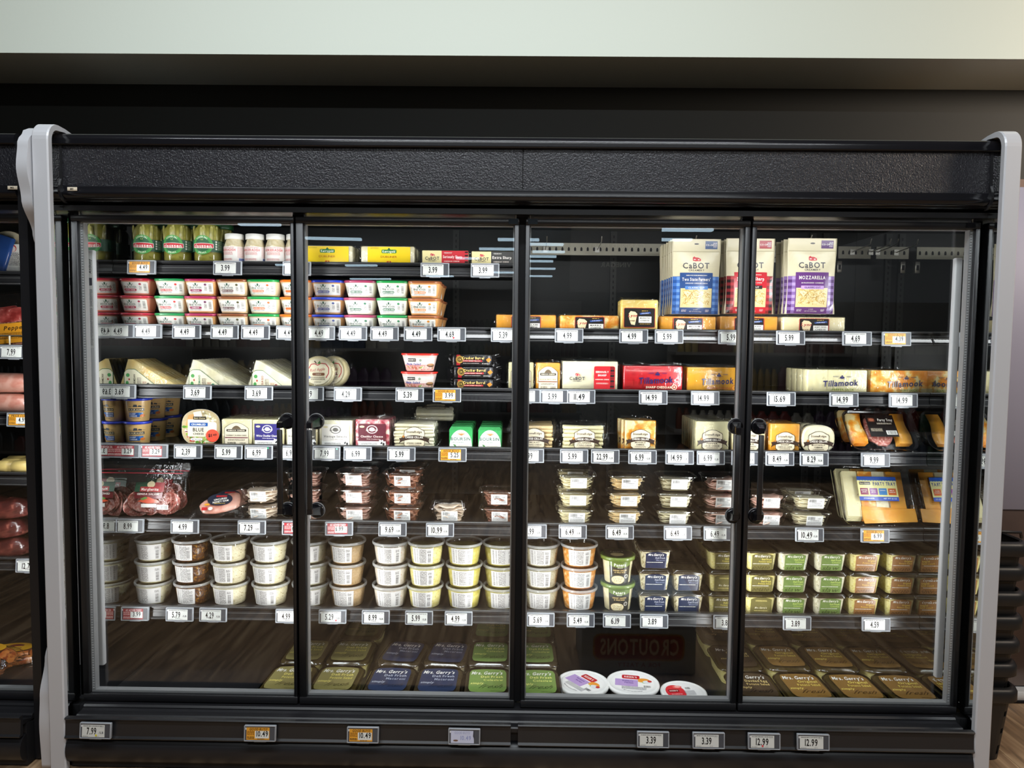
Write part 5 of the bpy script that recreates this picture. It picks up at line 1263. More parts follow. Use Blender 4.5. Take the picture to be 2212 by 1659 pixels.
for px, fl, pc, oc, lid, body, ds, bk_ in PN:
    stack('pine'+fl+lid, (lambda a=(fl, pc, oc, lid, body): mk_pine(*a)), px, 2, .100, .0652, 3, ds+' cheese spread tub', 'cheese tub', 'cheese spread tubs stacked on the second shelf', ds.split('-')[0]+'-lidded spread tubs', back=bk_, bn=3, dxs=.0)
# wrapped blocks beside them
LY = [(1135, F_JALA if 0 else F_CHED, 'SALAMI', 'CHEESE', 'orange', 'SALAMI CHEESE', .225, .068), (1271, F_MARB, 'MARBLE', 'CHEESE', 'orange-marbled', 'MARBLE CHEESE', .222, .068), (1482, F_CHED, 'MEDIUM', 'CHEDDAR', 'orange', 'MEDIUM CHEDDAR', .210, .068), (1613, F_CHED, 'SHARP', 'CHEDDAR', 'orange', 'SHARP CHEDDAR', .215, .070), (1752, F_CREAM, 'BABY SWISS', 'CHEESE', 'pale', 'BABY SWISS', .232, .070)]
for px, m_, a, b_, cw, nm, w, h in LY:
    line_up('lynn'+nm, lambda: mk_block(w, h, .085, m_, d_lynn(a, b_, cy=24), seed=px), px, 2, .085, 2 if nm != 'SALAMI CHEESE' else 1, 'wide %s block with black label reading %s' % (cw, nm), 'cheese', 'wrapped cheese blocks on the second shelf', nm.lower()+' block')
line_up('muen', lambda: mk_block(.138, .128, .05, food('muenster', '#ecc862', '#f0d27a', 20, .4, coat=.3), d_lynn('MUENSTER', 'CHEESE', 76, 60, 62), seed=5), 1377, 2, .05, 2, 'tall yellow block with black MUENSTER CHEESE label', 'cheese', 'wrapped cheese blocks on the second shelf', 'muenster block', y0=.286)
# hanging pouches
BG = (((1503, .665), ('#35548c', '#2f5aa0', '#4a78c4', '#7aa4e0'), ("Two State Farmers'", 132, 17, 108), 'SHREDDED CHEDDAR CHEESE', 'CLASSIC CUT', ('#5a88c8', '#f4f0e8'), '#3f5a8a', 'blue plaid shredded cheese pouch', 1.556, 7),
      ((1620, .885), ('#cf2f3a', '#2a1a1c', '#8f2a30', '#c83a42'), ('Seriously Sharp', 132, 18, 104), 'SHREDDED CHEDDAR CHEESE', 'CLASSIC CUT', ('#3a3436', '#f4f0e8'), '#b03a44', 'red plaid shredded cheese pouch', 1.560, 4),
      ((1752, 1.10), ('#6a3a80', '#56306e', '#8a6aa8', '#b8a0d0'), ('MOZZARELLA', 137, 18, 100), 'SHREDDED CHEESE', 'CLASSIC CUT', ('#c9a4dc', '#5a3a70'), '#5f3a74', 'purple plaid shredded cheese pouch reading MOZZARELLA', 1.562, 4))
for (px, _), (base, dk, mid, lt), nm, sub, cut, cutc, coop, desc, zb, n in BG:
    x = at(px, 600, .34).x
    for k in range(n):
        y = .345+k*.040
        place('bag'+base, (lambda: mk_bag(base, dk, mid, lt, nm, sub, cut, cutc, coop)), x+R.uniform(-.004, .004)*(k > 0), y, zb+(.002 if k else 0), desc+(', front of its hook' if k == 0 else ', %s on its hook' % ORD[k]), 'pouch', 'shredded cheese pouches hanging from hooks', rx=R.uniform(-.02, .03), short='hanging pouches', row=2)
    hk = MB(); hk.tube([(0, 0, 0), (0, -.30, .012), (0, -.375, .016), (0, -.395, .040)], .0022, 6); hk.box(-.012, -.005, -.02, .012, 0, .02)
    tag(hk.build('peg_hook', CHROME, None, (x, .738, zb+.258)), 'steel peg hook carrying the %s pouches' % desc.split()[0], 'hook')
for px, yy in ((1290, 540), (1178, 540), (1840, 545), (1880, 545), (1935, 545), (2020, 545)):
    p_ = at(px, yy, .739); hk = MB(); hk.tube([(0, 0, 0), (0, -.13, .01), (0, -.16, .014), (0, -.17, .034)], .0022, 6); hk.box(-.010, -.005, -.012, .010, 0, .012)
    tag(hk.build('peg_hook', CHROME, None, (p_.x, .737, p_.z)), 'short empty steel hook on the perforated bar, %s' % {1290: 'near the middle of the third door', 1178: 'beside the centre mullion', 1840: 'next to the purple pouches', 1880: 'second from the purple pouches', 1935: 'third from the purple pouches', 2020: 'nearest the end lamp cover'}[px], 'hook')

# row 3
for px, m_, tc, wd, n, ds in ((324, F_PARM, '#4a4030', 'PARMESAN', 7, 'yellowish'), (463, F_WHITE, '#2f7a5a', 'ROMANO', 12, 'white'), (598, F_WHITE, '#8a2430', 'ASIAGO', 12, 'white')):
    line_up('wedge'+wd, (lambda: mk_wedge(m_, tc, wd, px)), px, 3, .0225, n, '%s cheese wedge in film with oval %s label' % (ds, wd), 'cheese', 'cheese wedges standing on the third shelf', wd.lower()+' wedges', gap=.0035, jit=.002)
place('round', mk_round, X(685, 3), .325, SH[3]+.0005, 'round smoked cheese in clear bag with red apple outline, front one', 'cheese', 'round cheeses on the third shelf', rz=.1, rx=-.12, short='round cheeses', row=3, front=True)
place('round', mk_round, X(722, 3, .38), .375, SH[3]+.0005, 'round smoked cheese half hidden behind the front one', 'cheese', 'round cheeses on the third shelf', rz=-.25, rx=-.10)
stack('hams', lambda: mk_tub(.132, .098, .070, .010, .014, .036, '#e0382e', plain('#e2c8be', .35, .3), d_ham, 'meat_salad_tub'), 903, 3, .10, .0705, 2, 'red-lidded ham salad tub', 'salad tub', 'ham salad tubs', 'ham salad tubs')
for k in range(3):
    for j in range(2): place('crack', mk_crackbar, X(1022, 3)+(-.006 if k == 2 else 0)+R.uniform(-.004, .004)*j, FY+.033+j*.068, SH[3]+.0005+k*.0465, 'black foil cheddar bar with gold lettering, %s' % (('bottom', 'middle', 'top')[k]+(' of the front stack' if j == 0 else ' of the stack behind')), 'cheese', 'black foil cheddar bars', rz=R.uniform(-.03, .03), short='black foil cheddar bars', row=3, front=(k == 0 and j == 0))
line_up('dim1', lambda: mk_block(.095, .108, .034, F_JALA, d_dimock('#ecdcc0', '#c07a40', 'VEGETABLE CHEESE'), seed=3), 1124, 3, .034, 4, 'pale cheese block with arched label, beside the centre mullion', 'cheese', 'small arched-label blocks on the third shelf', 'pale arched-label block')
line_up('dim2', lambda: mk_block(.092, .107, .034, F_CHED, d_dimock('#eedfc2', '#8a4a30', 'BACON & ONION CHEESE'), seed=4), 1182, 3, .034, 4, 'small orange block with arched BACON & ONION label', 'cheese', 'small arched-label blocks on the third shelf', 'bacon and onion block')
line_up('cabb', lambda: mk_block(.208, .114, .040, plain('#efe6c4', .35, .3), d_cabotblk, seed=6), 1272, 3, .04, 4, 'large cream cheddar block with red side panel', 'cheese', 'large cream cheddar blocks', 'cream cheddar block')
line_up('tilr', lambda: mk_block(.222, .099, .040, plain('#c4222a', .3, .4), d_till('SHARP CHEDDAR', '#f0dcc0'), prt=PRINTG, seed=7, ends=False), 1407, 3, .04, 5, 'large cheddar loaf in red wrapper', 'cheese', 'large red-wrapped cheddar loaves', 'red cheddar loaf')
line_up('tily', lambda: mk_block(.206, .096, .040, plain('#d99a26', .3, .4), d_till('MEDIUM CHEDDAR', '#b8622a'), prt=PRINTG, seed=8, ends=False), 1539, 3, .04, 5, 'large cheddar loaf in amber wrapper', 'cheese', 'large amber-wrapped cheddar loaves', 'amber cheddar loaf')
line_up('tilp', lambda: mk_block(.226, .092, .052, F_JALA, d_till('PEPPER JACK', '#7a8a3a'), prt=PRINTG, seed=9), 1802, 3, .052, 4, 'large pale speckled loaf reading PEPPER JACK', 'cheese', 'large pepper jack loaves', 'pepper jack loaf')
line_up('tilc', lambda: mk_block(.228, .092, .052, F_MARB, d_till('COLBY JACK', '#6a7a3a', '#3a3a52'), prt=PRINTG, seed=10), 1940, 3, .052, 3, 'large marbled orange loaf reading COLBY JACK', 'cheese', 'large colby jack loaves', 'colby jack loaf')

# row 4
for k in range(2):
    for j in range(3): place('kauk', mk_kauk, X(301, 4, .345)+.004*j, .346+j*.112, SH[4]+.0005+k*.0905, 'blue-lidded cheddar spread cup, %s' % (('lower', 'upper')[k]+(' of the front stack', ' of the second stack back', ' of the rearmost stack')[j]), 'cheese tub', 'round cheese spread cups', rz=.32+R.uniform(-.08, .08), short='blue-lidded spread cups', row=4, front=(k == 0 and j == 0))
place('blue', mk_blue, X(436, 4), .318, SH[4]+.0008, 'oval tub of crumbled blue cheese with orange $1.49 sticker, standing upright', 'cheese tub', None, short='crumbled blue cheese', row=4, front=True, rx=-.05)
SQ = [(515, 'dm3', mk_block, (.116, .106, .036, F_JALA, d_dimock('#e4d9c0', '#6a2c3a', 'RASPBERRY JALAPENO CHEESE')), 5, 'pale arched-label block beside the crumbled blue tub', 'cream arched-label block'),
      (581, 'wc', mk_block, (.118, .105, .036, F_JALA, d_square('#3a3478', 'White Cheddar Cheese', 'With Blueberries')), 4, 'white block with purple label behind the door handle', 'purple-labelled block'),
      (641, 'wd', mk_block, (.075, .104, .036, F_JALA, d_square('#e8e2d2', 'White Cheddar', '', '#4a4640')), 4, 'narrow pale block tucked behind the first mullion', 'pale block behind the mullion'),
      (671, 'we', mk_block, (.060, .104, .036, F_CREAM, d_square('#5a564e', 'Cheddar', '')), 4, 'narrow cream block just past the first mullion', 'narrow cream block'),
      (727, 'vi', mk_block, (.128, .106, .036, F_WHITE, d_square('#e6e0d8', 'Vintage Selects', '5 year aged cheddar', '#5c5850')), 4, 'cream block with white cow-picture label', 'cow-label cream block'),
      (805, 'rd', mk_block, (.128, .110, .036, F_REDM, d_square('#5c1f2c', 'Cheddar Cheese', 'With Cranberries', '#ecdcd4')), 4, 'pink marbled block with dark red label', 'pink marbled block')]
for px, key, fn, a, n, ds, sh in SQ:
    line_up('sq'+key, (lambda: fn(*a, seed=px)), px, 4, a[2], n, ds, 'cheese', 'square cheese blocks on the fourth shelf', sh)
def strs(key, m_, t1, t2, px, cnt, ds, sh, **k):
    line_up('str'+key, (lambda: mk_string(m_, t1, t2, seed=px, **k)), px, 4, .056, cnt, ds, 'string cheese', 'string cheese bags on the fourth shelf', sh)
strs('w', F_WHITE, '', 'STRING CHEESE', 893, 3, 'clear bag of white string cheese with badge label', 'white string cheese')
# loose bags lying on top of the ones behind
o = place('strw', None, X(935, 4, .45), .50, SH[4]+.105, 'clear bag of white string cheese lying on top of the others', 'string cheese', 'string cheese bags on the fourth shelf', rx=-1.35, rz=.1)
for i, px in enumerate((995, 1057)):
    line_up('bour', mk_boursin, px, 4, .058, 4, 'green and white soft cheese carton, %s column' % ('first' if i == 0 else 'second'), 'carton', 'green soft cheese cartons', 'soft cheese cartons')
strs('s', food('smoked_string', '#e6c48c', '#efd29c', 20, .4, coat=.3), 'SMOKED', 'STRING CHEESE', 1150, 3, 'clear bag of smoked tan string cheese', 'smoked string cheese', n=6)
strs('j', F_JALA, 'JALAPENO', 'STRING CHEESE', 1258, 1, 'clear bag of speckled jalapeno string cheese', 'jalapeno string cheese', n=6)
line_up('cm', lambda: mk_block(.116, .118, .032, F_MARB, d_cellar('MARBLE', 'CHEESE', 1.08), seed=11, finh=.016), 1380, 4, .032, 3, 'orange marbled block with badge label reading MARBLE CHEESE', 'cheese', 'badge-labelled cheese blocks on the fourth shelf', 'marble cheese block', dx=-.008)
line_up('cp', lambda: mk_block(.126, .118, .032, F_JALA, d_cellar('PEPPER', 'JACK CHEESE', 1.12), seed=12, finh=.016), 1534, 4, .032, 7, 'pale speckled badge-labelled block reading PEPPER JACK', 'cheese', 'badge-labelled cheese blocks on the fourth shelf', 'pepper jack block')
line_up('cq', lambda: mk_block(.126, .116, .032, F_CREAM, d_cellar('PEPPER', 'JACK CHEESE', 1.12), seed=13, finh=.016), 1612, 4, .032, 4, 'cream badge-labelled block behind the third mullion', 'cheese', 'badge-labelled cheese blocks on the fourth shelf', 'cream badge-labelled block')
line_up('cs', lambda: mk_block(.112, .112, .036, F_CHED, d_cellar('SHARP', 'CHEDDAR CHEESE', 1.05), seed=14, finh=.010), 1690, 4, .036, 4, 'orange badge-labelled block reading SHARP CHEDDAR', 'cheese', 'badge-labelled cheese blocks on the fourth shelf', 'sharp cheddar block')
def mk_mozz():
    r = empty('round_cheese_block'); n = 28
    def disc(e, k): return [[((.063-b+e)*math.copysign(abs(math.cos(2*PI*j/n))**.75, math.cos(2*PI*j/n)), y, .055+e*.5+(.054-b+e)*math.copysign(abs(math.sin(2*PI*j/n))**.75, math.sin(2*PI*j/n))) for j in range(n)] for y, b in ((-.017-k, .007), (-.013-k, .001), (.013+k, .001), (.017+k, .007))]
    MB().loft(disc(0, 0)).build('cheese', F_WHITE, r)
    f = MB().loft(disc(.003, .001)); fin(f, (-.05, 0, .105), (.05, 0, .108), .014, (0, .2, 1), 4, 10, .005); f.build('film_wrap', FILM, r)
    p = P(); cellar_label(p, 0, 48, 1.12, 'MOZZARELLA', 'CHEESE'); p.put('label', fflat(-.0185), r); return r
line_up('mz', mk_mozz, 1762, 4, .036, 3, 'rounded white block with badge label reading MOZZARELLA', 'cheese', 'badge-labelled cheese blocks on the fourth shelf', 'mozzarella block', dx=-.012)
tl = math.radians(52)
for k in range(2):
    place('pt4', lambda: mk_party('black'), X(1893, 4, .33), .345+.064*k, SH[4]+.075+.006*k, 'black party tray of sliced cheese and salami, %s' % ('front one' if k == 0 else 'leaning behind the front one'), 'party tray', 'black party trays', rx=tl, rz=.03-.06*k, short='black party trays', row=4, front=k == 0)

# row 5
place('sal', mk_salami, X(322, 5), .325, SH[5]+.0008, 'clear zip bag of sliced genoa salami with green and red label, front one', 'meat bag', 'sliced salami bags', rx=-.12, short='salami bags', row=5, front=True)
place('sal', mk_salami, X(345, 5, .38), .398, SH[5]+.0008, 'clear zip bag of sliced genoa salami behind the front bag', 'meat bag', 'sliced salami bags', rx=-.10, rz=-.15)
for k in range(2): place('hmp', mk_hampouch, X(468+8*k, 5), .335+.044*k, SH[5]+.050+.005*k, 'clear pouch of uncured honey ham with dark oval label, %s' % ('front one' if k == 0 else 'under the front pouch'), 'meat pouch', 'honey ham pouches', rx=math.radians(38), rz=.18, short='honey ham pouch', row=5, front=k == 0)
CL = [(556, F_TURK, 2, 'sliced turkey', 'beside the ham pouches', 't'), (655, F_PINK, 3, 'sliced ham', 'behind the first mullion', 'h'), (762, F_PINK, 3, 'sliced ham', 'first full column past the mullion', 'h'), (866, F_BEEF, 3, 'sliced roast beef', 'second column past the mullion', 'b'),
      (1075, F_BAC, 2, 'dark sliced meat', 'beside the centre mullion', 'd'), (1243, F_SLP, 3, 'pepper cheese slices', 'beside the centre mullion', 'p'), (1352, F_SLC, 3, 'colby jack slices', 'under the marbled blocks', 'c'),
      (1460, F_SLW, 3, 'white provolone slices', 'third column past the centre mullion', 'w'), (1557, F_PINK, 3, 'pinkish sliced meat', 'beside the third handle', 'h'), (1662, F_PINK, 2, 'pinkish sliced meat', 'behind the fourth handle', 'h'), (1755, F_SLW, 2, 'swiss slices', 'next to the party tray', 'w')]
for px, m_, n, ds, pos, key in CL:
    stack('clam'+key, (lambda: mk_clam(m_, px)), px, 5, .127, .0672, n, 'clear container of %s %s' % (ds, pos), 'food container', 'clear containers of sliced meat and cheese', 'containers of '+ds, rz=0, jit=.004, back=1 if px in (762, 866, 1243, 1755) else 0)
place('clamdome', lambda: mk_clam(F_TURK, 9, .028), X(968, 5), FY+.064, SH[5]+.0005, 'single domed clear container of sliced turkey', 'food container', 'clear containers of sliced meat and cheese', short='domed turkey container', row=5, front=True)
for k in range(2):
    place('pt5', lambda: mk_party('clear'), X(1895, 5, .33), .375+.06*k, SH[5]+.108, 'clear party tray of sliced cheeses with yellow PARTY TRAY label, %s' % ('front one' if k == 0 else 'leaning behind the front one'), 'party tray', 'clear cheese party trays', rx=math.radians(64), rz=-.04+.05*k, short='cheese party trays', row=5, front=k == 0)

# row 6: deli tubs three high
DL = [(320, F_PASTA, 105, .0, 'colourful pasta salad', 'nearest the end'), (404, F_BEAN, 78, -.15, 'dark bean salad', 'second from the end'), (486, F_MACARONI, 84, -.15, 'macaroni salad', 'third from the end'), (574, F_MACARONI, 92, -.12, 'macaroni salad', 'fourth from the end'), (662, F_SLAW, 92, .1, 'white coleslaw', 'behind the first mullion'),
      (743, F_TAN, 84, -.15, 'tan crunchy salad', 'first past the mullion'), (838, F_CRAB, 96, .0, 'seafood salad', 'second past the mullion'), (915, F_POTATO, 84, -.1, 'green-flecked pasta salad', 'third past the mullion'), (998, F_YELLOW, 88, -.05, 'yellow egg salad', 'two before the centre mullion'), (1080, F_YELLOW, 92, .1, 'yellow egg salad', 'last before the centre mullion'), (1168, F_MACARONI, 84, -.15, 'pasta salad', 'first past the centre mullion'), (1250, F_ORANGE, 88, -.05, 'orange pasta salad', 'beside the green-lidded soup')]
for px, m_, lw, rot, ds, pos in DL:
    stack('deli%s%d' % (m_.name, lw), (lambda: mk_deli(m_, px, rot/1.0, lw)), px, 6, .146, .0862, 3, 'round tub of %s %s' % (ds, pos), 'salad tub', 'round deli salad tubs on the sixth shelf', ds+' tubs', jit=.003, y0=.290)
for k in range(2): place('pan', mk_panera, X(1331, 6, .36)-.002*k, .360, SH[6]+.0005+k*.1085, 'green-lidded creamy chicken soup cup, %s' % ('lower one' if k == 0 else 'upper one'), 'soup cup', 'green-lidded soup cups', rz=.05*k, short='green-lidded soup cups', row=6, front=k == 0)
NAVY = ('#232b46', [('Deli Fresh', '#b8bcc8'), ('Macaroni', '#7f86a0')], '', '#14182a'); OLV = ('#6f683c', [('Deli Fresh', '#e8d868'), ('Potato Salad', '#d9c95e')], 'potato', '#3a3418')
GRN = ('#6d8446', [('Deli Fresh', '#cfe078'), ('Coleslaw', '#b8cc6a')], 'slaw', '#36461c'); BRN = ('#96683a', [('Original', '#f2cf5a'), ('Potato Salad', '#e6bc54')], 'potato', '#4a2c14')
GS = [(1412, F_MACARONI, NAVY, 3, 'navy-labelled macaroni', 'taller column'), (1484, F_MACARONI, NAVY, 2, 'navy-labelled macaroni', 'shorter column'), (1560, F_POTATO, OLV, 3, 'olive-labelled potato salad', 'before the third mullion'), (1640, F_POTATO, OLV, 3, 'olive-labelled potato salad', 'after the third mullion'),
      (1709, F_SLAW, GRN, 3, 'green-labelled slaw', 'next to the olive ones'), (1789, F_SLAW, GRN, 3, 'green-labelled slaw', 'next to the brown ones'), (1863, F_POTATO, BRN, 3, 'brown-labelled potato salad', 'next to the green ones'), (1941, F_POTATO, BRN, 3, 'brown-labelled potato salad', 'nearest the end')]
for px, m_, (base, lines, word, wc), n, ds, pos in GS:
    for k in range(2):
        for i in range(n):
            bk2 = base == '#6f683c' and (px, i) in ((1560, 1), (1640, 0))
            place('gs%s%d' % (base, bk2), (lambda: mk_gerry(m_, base, lines, word, wc if not bk2 else '#e0d080', bk2)), X(px, 6)+R.uniform(-.0015, .0015), .298+.058+k*.134, SH[6]+.0005+i*.0862,
                  '%s tub %s, %s' % (ds, pos, ('bottom', 'middle', 'top')[i]+(' at the front' if k == 0 else ' of the stack behind') if n == 3 else ('lower', 'upper')[i]+(' at the front' if k == 0 else ' of the stack behind')), 'salad tub', 'square salad tubs on the sixth shelf', rz=R.uniform(-.02, .02), short=ds.split()[0]+' salad tubs', row=6, front=(i == 0 and k == 0))
# deck: large salad trays and round tubs
DZ = .1185
DEV = ('#4a3c2c', [('Deviled Egg', '#ecd28a'), ('Potato Salad', '#dcc07a')], '', '#1c1410')
T_OL = ('#8b8250', [('Deli Fresh', '#efe07a'), ('Potato Salad', '#e2d36c')], 'p', '#4a4222'); T_NV = ('#303a56', [('Deli Fresh', '#b6bccc'), ('Macaroni', '#a6adc0')], 'm', '#1c2236'); T_GR = ('#7c9850', [('Deli Fresh', '#f0ee8a'), ('Coleslaw', '#e2e67e')], 's', '#43542a'); T_BR = ('#8a6836', [('Original', '#f0d86a'), ('Potato Salad', '#e6cc60')], 'o', '#4a3216')
TR = [(622, T_OL, 2, F_POTATO, 'olive', 'nearest the empty deck'), (727, T_OL, 3, F_POTATO, 'olive', 'beside the navy ones'), (843, T_NV, 2, F_MACARONI, 'navy', 'next to the olive ones'), (948, T_NV, 2, F_MACARONI, 'navy', 'next to the green ones'), (1054, T_GR, 3, F_SLAW, 'green', 'before the centre mullion'), (1160, T_GR, 3, F_SLAW, 'green', 'past the centre mullion'),
      (1630, DEV, 3, F_POTATO, 'dark brown', 'reading Deviled Egg'), (1741, T_BR, 3, F_POTATO, 'tan', 'next to the dark brown ones'), (1848, T_BR, 3, F_POTATO, 'tan', 'in the middle of the last door'), (1955, T_BR, 3, F_POTATO, 'tan', 'nearest the end mirror')]
for px, (base, lines, key, wc), n, m_, cw, pos in TR:
    x = min(atz(px, 1466, .19).x, 1.434)
    if px > 1600: x = {1630: .875, 1741: 1.062, 1848: 1.248, 1955: 1.434}[px]
    for k in range(n):
        o = place('tray'+base, (lambda: mk_gerry_tray(m_, base, lines, wc)), x*(1+.0*k)+(.012*k if base == T_NV[0] else 0), .172+k*.236, DZ+(.004 if (k and base in (T_BR[0], T_GR[0])) else 0), 'large salad tray with %s lid label %s, %s' % (cw, pos, ('front row', 'second row', 'third row')[k]), 'salad tray', 'large salad trays on the deck', rz=R.uniform(-.03, .03)-(.1 if (k == 1 and px in (843, 948)) else 0), short=cw+' salad trays', row=7, front=k == 0)
p_ = atz(1258, 1466, .178); place('res1', lambda: mk_reser('purple'), p_.x, .200, DZ, 'white-lidded round parfait tub with purple label beside the green trays', 'dessert tub', 'white-lidded parfait tubs', rz=-.9, rx=.0, short='parfait tubs', row=7, front=True)
p_ = atz(1365, 1466, .178); place('res1', None, p_.x, .205, DZ, 'white-lidded round parfait tub with purple label in the middle', 'dessert tub', 'white-lidded parfait tubs', rz=-.15, short='parfait tubs', row=7, front=True)
p_ = atz(1470, 1490, .150); place('res2', lambda: mk_reser('red'), p_.x, .155, DZ-.0, 'white-lidded round parfait tub with red strawberry label', 'dessert tub', 'white-lidded parfait tubs', rz=.1, short='strawberry parfait tub', row=7, front=True, s=(.86, .86, .86))

# ------------------------------------------------------------------ price tags
TAGF = plain('#9a9ea4', .35, .2); TB = '#4c4e54'
TGN = []
def d_tag(kind, price, unit, seed):
    p = P(); p.rect(0, 0, 97, 44, TB, 0); sw = 76; sx = -6
    p.rect(sx, 0, sw, 40, {'plain': '#dedfda', 'good': '#e8a233', 'cut': '#e8a233', 'adv': '#9c2a34', 'faded': '#cdd0e6'}[kind], 1)
    p.rect(-46, 16, 3, 7, '#e8e8ea', 1)
    if kind == 'plain':
        p.fine(sx, 16, sw-8, 3.4, 1, '#3a3a3a', 2, .9, seed); p.text(price, sx+(0 if not unit else -5), 0, 31, '#161618', 1, l=2, fit=9.6*len(price)-5)
        if unit: p.text(unit, sx+27, -5, 10, '#55565a', 1, l=2, fit=16)
        p.fine(sx-26, -17, 18, 2, 1, '#66686c', 2, .9, seed); p.fine(sx+14, -16.5, 10, 2, 1, '#88898c', 2, .9, seed+1); p.line(sx+22, 11.5, sx+35, 11.5, .6, '#9a9b9c', 2)
        if seed % 2: p.fine(sx, -14, 18, 3, 1, '#2a2a2c', 2, 1, seed+4)
    elif kind == 'faded':
        p.text('GOOD BUYS!', sx, 13, 11, '#a9aed0', 1, l=2, fit=52); p.text(price, sx+12, -3, 20, '#9aa0cc', 1, l=2, fit=36); p.ell(sx-22, -12, 8, 3, '#7a5a4a', 2, 8); p.poly([(30, 20), (33, 20), (33, -12), (31, -2), (29, 2)], [(0, 4, 3, 2, 1)], '#33343c', 2)
    else:
        p.text({'good': 'GOOD BUYS!', 'cut': 'PRICE CUT!', 'adv': 'AS ADVERTISED!'}[kind], sx+2, 14.5, 11, '#2a2018' if kind != 'adv' else '#f2dcd8', 1, l=2, fit=60, shear=.15)
        p.rect(sx+13, -3, 46, 24, '#e4e5e0', 2); p.text(price, sx+(15 if not unit else 8), 0, 25, '#161618', 1, l=3, fit=8.8*len(price)-4); unit and p.text('/lb', sx+30, -3, 9, '#333', 1, l=3)
        p.fine(sx-24, 2, 24, 14, 4, '#7a4a10' if kind != 'adv' else '#e6b8b4', 2, .9, seed); p.fine(sx-24, -13, 24, 8, 2, '#2a2018' if kind != 'adv' else '#f0d0cc', 2, 1, seed+1); p.fine(sx+10, -17, 24, 3, 1, '#222', 3, 1, seed+2)
    return p
def tag_body():
    mb = MB(); mb.loft([[(x, y, z) for x, _, z in rr(.105+a, .052+a, .003, 0, 3) for y in (0,)] for a in (0,)], False, False) if 0 else None
    o = [rr(.1045, .0515, .0025, 0, 3), rr(.1055, .0525, .003, .0015, 3), rr(.1055, .0525, .003, .0085, 3), rr(.1035, .0505, .002, .0098, 3), rr(.0985, .0455, .001, .0098, 3), rr(.0980, .0450, .001, .0085, 3)]
    mb.loft([[(x, -z, y) for x, y, z in r_] for r_ in o]); mb.box(-.020, -.006, -.0290, .020, -.002, -.026); return mb.mesh('frame', TAGF)
TBM = None
def price_tag(px, row, price, kind='plain', unit=None, dot=None):
    global TBM
    if TBM is None: TBM = tag_body()
    root = empty('shelf_price_tag')
    f = link(bpy.data.objects.new('frame', TBM)); f.parent = root
    d_tag(kind, price, unit, int(px) % 50+3).put('screen', lambda u, v, h: (u, -.0083-h, v), root, PRINT)
    if dot:
        p = P(); p.ell(*dot[1:], 3.2, 3.2, dot[0], 0, 10); p.put('dot_sticker', lambda u, v, h: (u, -.0100-h, v), root)
    if row == 7: x = at(px, 1585, -.13).x; root.location = (x, -.1245, .148); root.rotation_euler = (-.10, 0, R.uniform(-.02, .02))
    elif row > 10: x = at(px, 900, .25).x; root.location = (x, LIPY-.0075, LIP[row]-.028); root.rotation_euler = (-.08, 0, 0)
    else: x = X(px, row, .255); root.location = (x, LIPY-.0075, LIP[row]-.0285); root.rotation_euler = (-.08, 0, R.uniform(-.03, .03))
    TGN.append(dict(o=root, px=px, x=x, row=row, price=price, kind=kind, unit=unit)); return root
